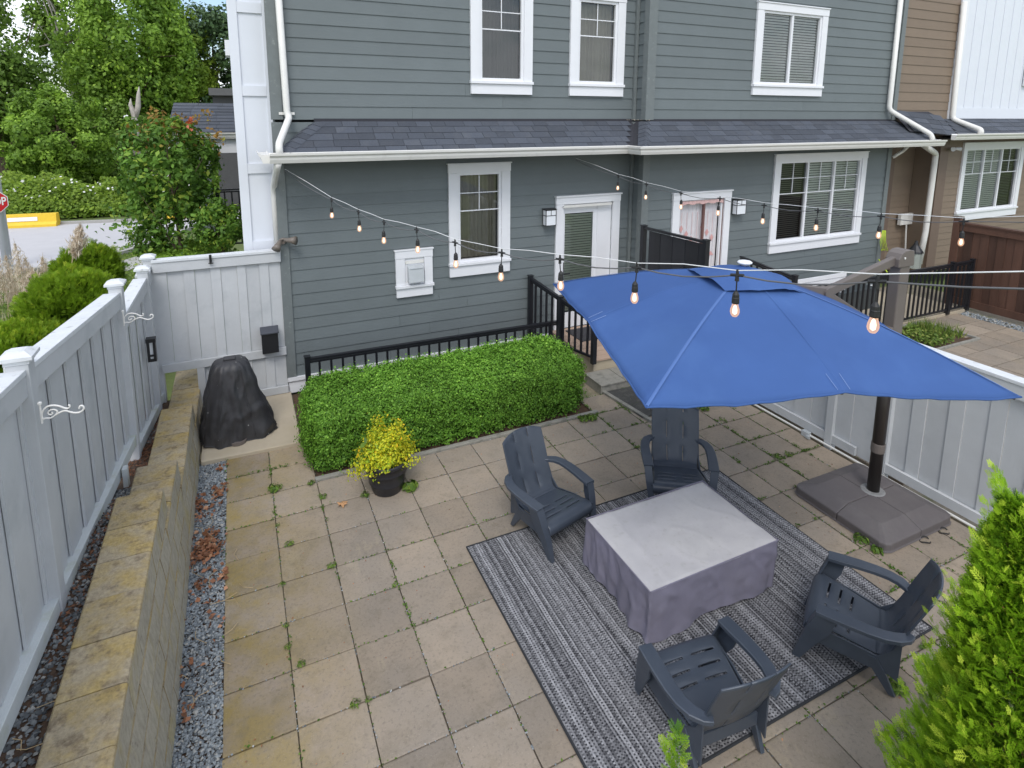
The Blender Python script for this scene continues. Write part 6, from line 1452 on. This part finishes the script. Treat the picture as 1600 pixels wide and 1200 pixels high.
# stop sign on a street light pole
sp = gz(13, 420, -.43); ssn = thing('stop_sign', (sp.x, sp.y, -.43), 'red octagonal stop sign on a thick galvanised pole at the left edge', 'stop sign')
b = MB(); b.tube([(sp.x, sp.y, -.43), (sp.x, sp.y, 3.5), (sp.x, sp.y, 8.5)], [.125, .10, .07], 16); b.build('pole', GALV, ssn, smooth=True)
b = MB(); b.tube([(sp.x, sp.y, -.43), (sp.x, sp.y, -.36)], .21, 16); b.build('base_flange', GALV, ssn)
fw = Vector((CAM.x - sp.x, CAM.y - sp.y, 0)).normalized(); sc_ = wy(5, 315, sp.y - .2); sx_ = Vector((-fw.y, fw.x, 0)); O_ = Vector((sp.x, sp.y, sc_.z)) + fw * .18 - sx_ * .10
def octo(r, off, nm, mat):
    b = MB(); pts = [O_ + fw * off + sx_ * (r * math.cos(R_(22.5 + 45 * i))) + Vector((0, 0, r * math.sin(R_(22.5 + 45 * i)))) for i in range(8)]
    b.add(pts + [p - fw * .004 for p in pts], [tuple(range(8)), tuple(reversed(range(8, 16)))] + [(i, i + 8, (i + 1) % 8 + 8, (i + 1) % 8) for i in range(8)]); return b.build(nm, mat, ssn)
octo(.325, 0, 'plate_border', SIGNWHITE); octo(.303, .006, 'plate', RED)
cu = bpy.data.curves.new('lettering', 'FONT'); cu.body = 'STOP'; cu.size = .27; cu.align_x = 'CENTER'; cu.align_y = 'CENTER'; cu.offset = .006; cu.extrude = .001
to = bpy.data.objects.new('tmp', cu); COL.objects.link(to); bpy.context.view_layer.update(); me = bpy.data.meshes.new_from_object(to.evaluated_get(bpy.context.evaluated_depsgraph_get())); bpy.data.objects.remove(to)
me.materials.clear(); me.materials.append(SIGNWHITE); lo = bpy.data.objects.new('lettering', me); link(lo, ssn, O_ + fw * .012); lo.scale = (.80, 1.15, 1)
rx_ = Vector((-fw.y, fw.x, 0)); rm = Matrix(((rx_.x, 0, fw.x), (rx_.y, 0, fw.y), (0, 1, 0))); 
if rx_.cross(Vector((0, 0, 1))).dot(fw) < 0: rm = Matrix(((-rx_.x, 0, fw.x), (-rx_.y, 0, fw.y), (0, 1, 0)))
lo.rotation_euler = rm.to_euler()
# street tree with young red tips, and the shrubs below it
sb = gz(283, 392, -.30)
def street_tree():
    dep = 11.4; c = pt(262, 270, dep); bq = pt(284, 430, dep); s = dep / FPX
    t = tree('street_tree', (bq.x, bq.y, -.35), c, (84 * s, 74 * s, 106 * s), 'young street tree with glossy leaves and orange red tips behind the gate', 'tree', CHERRY, n=6500, leaf=.115, nb=110, blob=.18, trunk=.05, mat2=REDTIP, frac2=.14, aspect=.55)
    # leader shoots
    P = []; 
    for px, py in ((250, 172), (278, 176), (305, 180), (222, 190), (322, 172), (205, 205), (338, 205), (240, 168), (292, 190)):
        q_ = pt(px, py, dep)
        for _ in range(26): P.append((q_.x + random.gauss(0, .06), q_.y + random.gauss(0, .06), q_.z - abs(random.gauss(0, .18))))
    cloud('young_leaves', np.array(P), np.tile([0, -.5, .5], (len(P), 1)), .085, REDTIP, t, .55, .6, .2)
    q_ = pt(298, 188, dep - .6); P = np.array([(q_.x + random.gauss(0, .03), q_.y, q_.z + random.gauss(0, .08)) for _ in range(18)]); cloud('red_leaves', P, np.tile([0, -1., .2], (18, 1)), .085, M('scarlet_leaf', (.42, .09, .03), .5), t, .6, .5, .2)
    P = []; q_ = pt(262, 345, dep)
    for _ in range(900):
        P.append((q_.x + random.gauss(0, 70 * s * .5), q_.y + random.gauss(0, .35), q_.z + random.gauss(0, .28)))
    cloud('lower_leaves', np.array(P), np.tile([0, -.5, .6], (len(P), 1)), .10, CHERRY, t, .55, .6, .2)
street_tree()
def shrub(name, px, py, dep, rx, rz, label, mat, n, leaf, zb=None, mat2=None, nb=60, blob=.28, cat='shrub', group=None, asp=.5):
    c = pt(px, py, dep); s = dep / FPX; t = thing(name, (c.x, c.y, c.z - rz * s), label, cat, group)
    b = MB()
    for _ in range(9): an = random.uniform(0, 6.28); b.tube([Vector((c.x, c.y, c.z - rz * s * 1.1)), c + Vector((math.cos(an) * rx * s * .5, math.sin(an) * rx * s * .5, rz * s * .3))], [.018, .005], 5)
    b.build('stems', TWIG, t); P, Q, v = crown_pts(c, (rx * s, rx * s, rz * s), nb, n, blob, -.9); cloud('foliage', P, Q, leaf, mat, t, asp, .55, .25, rvals=np.clip(v + RNG.normal(.35, .2, n), 0, 1)); return t
shrub('leafy_shrub', 345, 352, 11.2, 38, 42, 'loose dark green shrub in front of the entry railing, right of the street tree', CHERRY, 3800, .085, group='shrubs behind the gate fence')
shrub('leafy_shrub', 232, 375, 11.6, 34, 26, 'open twiggy shrub at the left foot of the street tree', CHERRY, 1300, .085, group='shrubs behind the gate fence')
shrub('low_groundcover', 300, 392, 11.8, 70, 12, 'low bright green ground cover just over the gate fence', FOLB, 6000, .07, group='shrubs behind the gate fence')
# cedar globes outside the left fence: small flattened sprays
SPR_V = []; SPR_F = []
def make_spray():
    v = []; f = []
    def blade(a, b_, w):
        a = np.array(a); b_ = np.array(b_); d = b_ - a; n = np.array([-d[1], d[0], 0]); n = n / (np.linalg.norm(n) + 1e-9) * w; k = len(v); m = a + d * .55
        v.extend([a - n * .6, a + n * .6, m + n + np.array([0, 0, .02]), b_, m - n + np.array([0, 0, .02])]); f.append((k, k + 1, k + 2, k + 3, k + 4))
    blade((0, 0, 0), (0, 1, .05), .024)
    for i, t in enumerate((.18, .34, .50, .64, .78)):
        for s in (-1, 1):
            L = .46 * (1 - t * .55); a = (0, t, .02); e = (s * L * .72, t + L * .80, .03 - .05 * (i % 2)); blade(a, e, .022)
            m = ((a[0] + e[0]) * .5, (a[1] + e[1]) * .5, .03); blade(m, (m[0] + s * L * .42, m[1] + L * .22, .04), .018); blade(m, (m[0] + s * L * .06, m[1] + L * .46, .04), .018)
    return np.array(v), f
SPV, SPF = make_spray()
def cedar(name, P, D, size, mat, parent, rv=None, spread=.5):
    """sprays at P growing along D"""
    n = len(P); P = np.asarray(P, float); D = np.asarray(D, float) + RNG.normal(0, spread, (n, 3)); D /= np.linalg.norm(D, axis=1)[:, None]
    A = RNG.normal(0, 1, (n, 3)); A -= D * (A * D).sum(1)[:, None]; A /= np.linalg.norm(A, axis=1)[:, None]; X = np.cross(D, A)
    S = size * RNG.uniform(.6, 1.25, n); return scatter_mesh(name, SPV, SPF, P, S, mat, parent, frames=np.stack([X, D, A], 1), rvals=RNG.random(n) if rv is None else np.clip(rv, 0, 1))
def globe(px, py, dep, rx, rz, label, n, size=.10):
    c = pt(px, py, dep); s = dep / FPX; rad = np.array([rx * s, rx * s, rz * s]); t = thing('cedar_shrub', (c.x, c.y, c.z - rad[2]), label, 'shrub', 'cedar shrubs outside the left fence')
    d = RNG.normal(0, 1, (n, 3)); d = d[d[:, 2] > -1.2]; d /= np.linalg.norm(d, axis=1)[:, None]; n = len(d)
    bump = 1 + .10 * np.sin(d[:, 0] * 9 + 1) * np.sin(d[:, 1] * 8) + .07 * np.sin(d[:, 2] * 14 + d[:, 0] * 6)
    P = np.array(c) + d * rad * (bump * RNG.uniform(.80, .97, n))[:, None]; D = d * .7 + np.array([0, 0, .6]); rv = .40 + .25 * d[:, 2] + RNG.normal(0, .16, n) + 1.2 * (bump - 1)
    b = MB(); 
    for _ in range(10): e = Vector(c) + Vector((random.uniform(-.5, .5) * rad[0], random.uniform(-.5, .5) * rad[1], rad[2] * .5)); b.tube([Vector((c.x, c.y, c.z - rad[2] * 1.1)), e], [.02, .004], 5)
    b.build('stems', BARK, t); cedar('foliage', P, D, size, THUJA_D, t, rv)
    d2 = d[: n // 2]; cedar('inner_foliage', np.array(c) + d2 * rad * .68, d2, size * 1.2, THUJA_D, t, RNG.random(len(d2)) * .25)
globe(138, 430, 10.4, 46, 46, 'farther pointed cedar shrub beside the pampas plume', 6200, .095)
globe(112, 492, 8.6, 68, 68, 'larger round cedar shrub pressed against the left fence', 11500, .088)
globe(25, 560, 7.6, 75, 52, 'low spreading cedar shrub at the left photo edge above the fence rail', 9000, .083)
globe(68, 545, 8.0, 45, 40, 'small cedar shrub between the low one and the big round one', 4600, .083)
# pampas grasses
def plume(p, h, lean, parent, w=.055):
    top = Vector(p) + Vector((lean, random.uniform(-.05, .05), h)); P = []; Q = []; mid = Vector(p).lerp(top, .5) + Vector((-lean * .15, 0, 0))
    b = MB(); b.tube([p, mid, top], [.006, .004, .002], 5); b.build('stalk', PLUME_S, parent)
    for _ in range(420):
        t = random.random(); f = .42 + .5 * t; q_ = Vector(p).lerp(top, f); r_ = w * math.sin(math.pi * min(1, t * .85 + .12)); P.append((q_.x + random.gauss(0, r_), q_.y + random.gauss(0, r_), q_.z + random.gauss(0, .02))); Q.append((random.gauss(0, 1), -1, 0))
    return P, Q
PLUME_S = M('straw_stalk', (.42, .33, .20), .8, .1)
pg = thing('pampas_grass', pt(35, 500, 10.5), 'clump of dry beige pampas grass plumes at the left below the street pole', 'grass'); P = []; Q = []
for px, py, L in ((-12, 380, 1.5), (8, 390, 1.5), (22, 372, 1.6), (38, 395, 1.4), (14, 410, 1.3), (52, 412, 1.1), (66, 395, 1.35), (72, 405, 1.2), (30, 400, 1.4), (45, 425, 1.1), (-4, 410, 1.3), (80, 402, 1.2), (60, 430, 1.0), (-30, 395, 1.4), (20, 430, 1.0)):
    top = pt(px, py, random.uniform(10, 11.2)); base_ = top + Vector((random.uniform(-.2, .12), 0, -L)); a1, a2 = plume(base_, L, top.x - base_.x, pg, .060); P += a1; Q += a2
cloud('plumes', np.array(P), np.array(Q), .085, PLUME, pg, .12, .5, .1, droop=-2.0)
c = pt(35, 515, 10.6); blades('leaf_blades', 700, (c.x - .75, c.x + .6), (c.y - .4, c.y + .5), c.z - .75, 1.0, .016, PLUME, pg, .16)
pg2 = thing('pampas_grass', pt(112, 450, 9.2), 'single tall pampas plume in front of the farther cedar shrub', 'grass'); top = pt(127, 346, 9.2); base_ = pt(110, 432, 9.2); a1, a2 = plume(base_, top.z - base_.z, top.x - base_.x, pg2, .05); a3, a4 = plume(base_, (top.z - base_.z) * .92, top.x - base_.x + .03, pg2, .05)
cloud('plume', np.array(a1 + a3), np.array(a2 + a4), .10, PLUME, pg2, .12, .5, .1, droop=-2.0)
# lawn strip
P = []
for _ in range(26000):
    px = random.uniform(-60, 330); py = random.uniform(385, 500); g_ = gz(px, py, -.42)
    if (py > 446 - .28 * (px + 60) + 6): P.append((g_.x, g_.y, ground_h(g_.x, g_.y) + .03))
P = np.array(P); tag(cloud('lawn_grass', P, np.tile([0, -.2, 1.0], (len(P), 1)), .12, BLADE, None, .25, .6, .1), kind='stuff')

# entry porch of the house behind, over the gate
ep = thing('entry_porch', pt(330, 400, 15), 'white posted entry porch with blue grey shingles and black railing behind the gate', 'porch')
YP = wy(330, 205, 9).y; z_e = wy(330, 208, 8.6).z; xl = wy(262, 190, 9).x; xr = 1.2; z_t = wy(330, 163, 10.8).z
e0 = Vector((xl, 8.6, z_e)); 
b = MB(); b.add([(xl, 8.6, z_e), (xr + .5, 8.6, z_e), (xr + .5, 10.8, z_t), (xl, 10.8, z_t)], [(0, 1, 2, 3)]); b.add([(xl, 8.6, z_e), (xl, 10.8, z_t), (xl, 10.8, z_e)], [(0, 1, 2)]); b.add([(xl, 8.65, z_e - .02), (xl, 11, z_e - .02), (xr + .5, 11, z_e - .02), (xr + .5, 8.65, z_e - .02)], [(0, 1, 2, 3)]); pr = b.build('roof', SHDECK, ep)
shingles((xl, 8.6, z_e + .01), (xr + .4, 8.6, z_e + .01), (xl, 10.8, z_t + .01), (xr + .4, 10.8, z_t + .01), 9, 0, pr, (.35, .55))
gutter((xl - .05, 8.60, z_e + .01), (xr + .4, 8.60, z_e + .01), ep, (0, -1, 0))
b = MB(); b.box(xl, xr + .4, 8.62, 8.75, z_e - .42, z_e - .14); b.build('fascia_beam', WHITE, ep)
p = wy(322, 300, 8.8); b = MB(); b.box(p.x - .13, p.x + .13, 8.7, 8.96, -.4, z_e - .421); b.build('post', WHITE_PANEL, ep, bevel=.01)
b = MB(); b.box(p.x - .2, p.x + .9, 8.5, 11, -.5, -.05); b.build('porch_floor', CONC, ep)
q_ = wy(339, 297, 8.4); q2 = wy(385, 297, 8.4)
railing('railing', (q_.x, 8.4), (q2.x + .4, 8.4), q_.z, q_.z, q_.z - 1.25, q_.z - 1.25, 'black entry railing behind the street tree at the far side of the house', posts=(0, 1), sp=.13)
fb = thing('far_house', pt(350, 150, 26), 'sliver of a dark grey flat eaved house beyond the entry porch roof', 'house')
c0_, c1_ = pt(332, 150, 26), pt(420, 150, 26); t0_, t1_ = pt(326, 138, 26), pt(326, 149, 26)
b = MB(); b.box(c0_.x, c1_.x, c0_.y, c0_.y + 3, -.4, t1_.z - .01); b.build('wall', M('charcoal_wall', (.06, .06, .06), .7), fb); b = MB(); b.box(t0_.x, c1_.x, c0_.y - .3, c0_.y + 3.2, t1_.z, t0_.z); b.build('fascia', M('charcoal_fascia', (.10, .10, .10), .7), fb)

# ================================================================== NEAR CEDARS AT THE LOWER RIGHT
def near_cedar(base, top, rb, label, n, size, ts=1.0):
    base = Vector(base); top = Vector(top); t = thing('cedar_tree', base, label, 'shrub', 'bright cedars at the lower right'); H = (top - base).length
    h = RNG.random(n) ** .85; an = RNG.uniform(0, 2 * math.pi, n); lump = 1 + .16 * np.sin(an * 3 + h * 9) + .12 * np.sin(an * 7 - h * 21) ; prof = rb * np.clip((1 - h) ** .88, .02, 1) * lump; r = prof * RNG.uniform(.55, 1.0, n)
    P = np.stack([base.x + (top.x - base.x) * h + r * np.cos(an), base.y + (top.y - base.y) * h + r * np.sin(an), base.z + (top.z - base.z) * h], 1)
    D = np.stack([np.cos(an) * .75, np.sin(an) * .75, np.full(n, .9)], 1)
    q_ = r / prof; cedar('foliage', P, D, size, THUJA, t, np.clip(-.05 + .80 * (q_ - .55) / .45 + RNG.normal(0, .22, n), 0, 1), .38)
    SP = []; SD = []; SR = []
    for _ in range(int(230 * ts)):
        hh = random.random() ** 1.1; a0 = random.uniform(0, 6.28); R = rb * max(.02, 1 - hh) ** .88 * random.uniform(.75, 1.0); p = base.lerp(top, hh) + Vector((math.cos(a0) * R, math.sin(a0) * R, 0))
        d = Vector((math.cos(a0) * .55, math.sin(a0) * .55, 1.0)).normalized(); L = random.uniform(.08, .24) * (.6 + .4 * ts)
        for i in range(13):
            q2_ = p + d * (L * i / 12) + Vector((random.gauss(0, .006), random.gauss(0, .006), 0)); SP.append(tuple(q2_)); SD.append(tuple(d)); SR.append(.45 + .45 * i / 12)
    if SP: cedar('shoots', SP, SD, size * .70, THUJA, t, np.array(SR) + RNG.normal(0, .12, len(SR)), .28)
    b = MB(); b.tube([base, base.lerp(top, .5), base.lerp(top, .90)], [.05 * ts, .03 * ts, .004 * ts], 8)
    for i in range(int(70 * ts)):
        hh = random.uniform(.05, .85); a0 = random.uniform(0, 6.28); p = base.lerp(top, hh); R = rb * (1 - hh) ** .88 * .8; b.tube([p, p + Vector((math.cos(a0) * R * .5, math.sin(a0) * R * .5, .06)), p + Vector((math.cos(a0) * R, math.sin(a0) * R, .20))], [.010 * ts, .007 * ts, .003 * ts], 5)
    b.build('branches', M('cedar_bark', (.30, .15, .07), .9, .2, 12) if 'cedar_bark' not in MATS else MATS['cedar_bark'], t)
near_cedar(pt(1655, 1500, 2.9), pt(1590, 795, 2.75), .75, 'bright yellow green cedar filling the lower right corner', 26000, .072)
near_cedar(pt(1045, 1540, 2.75), pt(1058, 1146, 2.55), .10, 'single yellow green cedar tip poking up at the bottom below the near chair', 260, .055, .07)
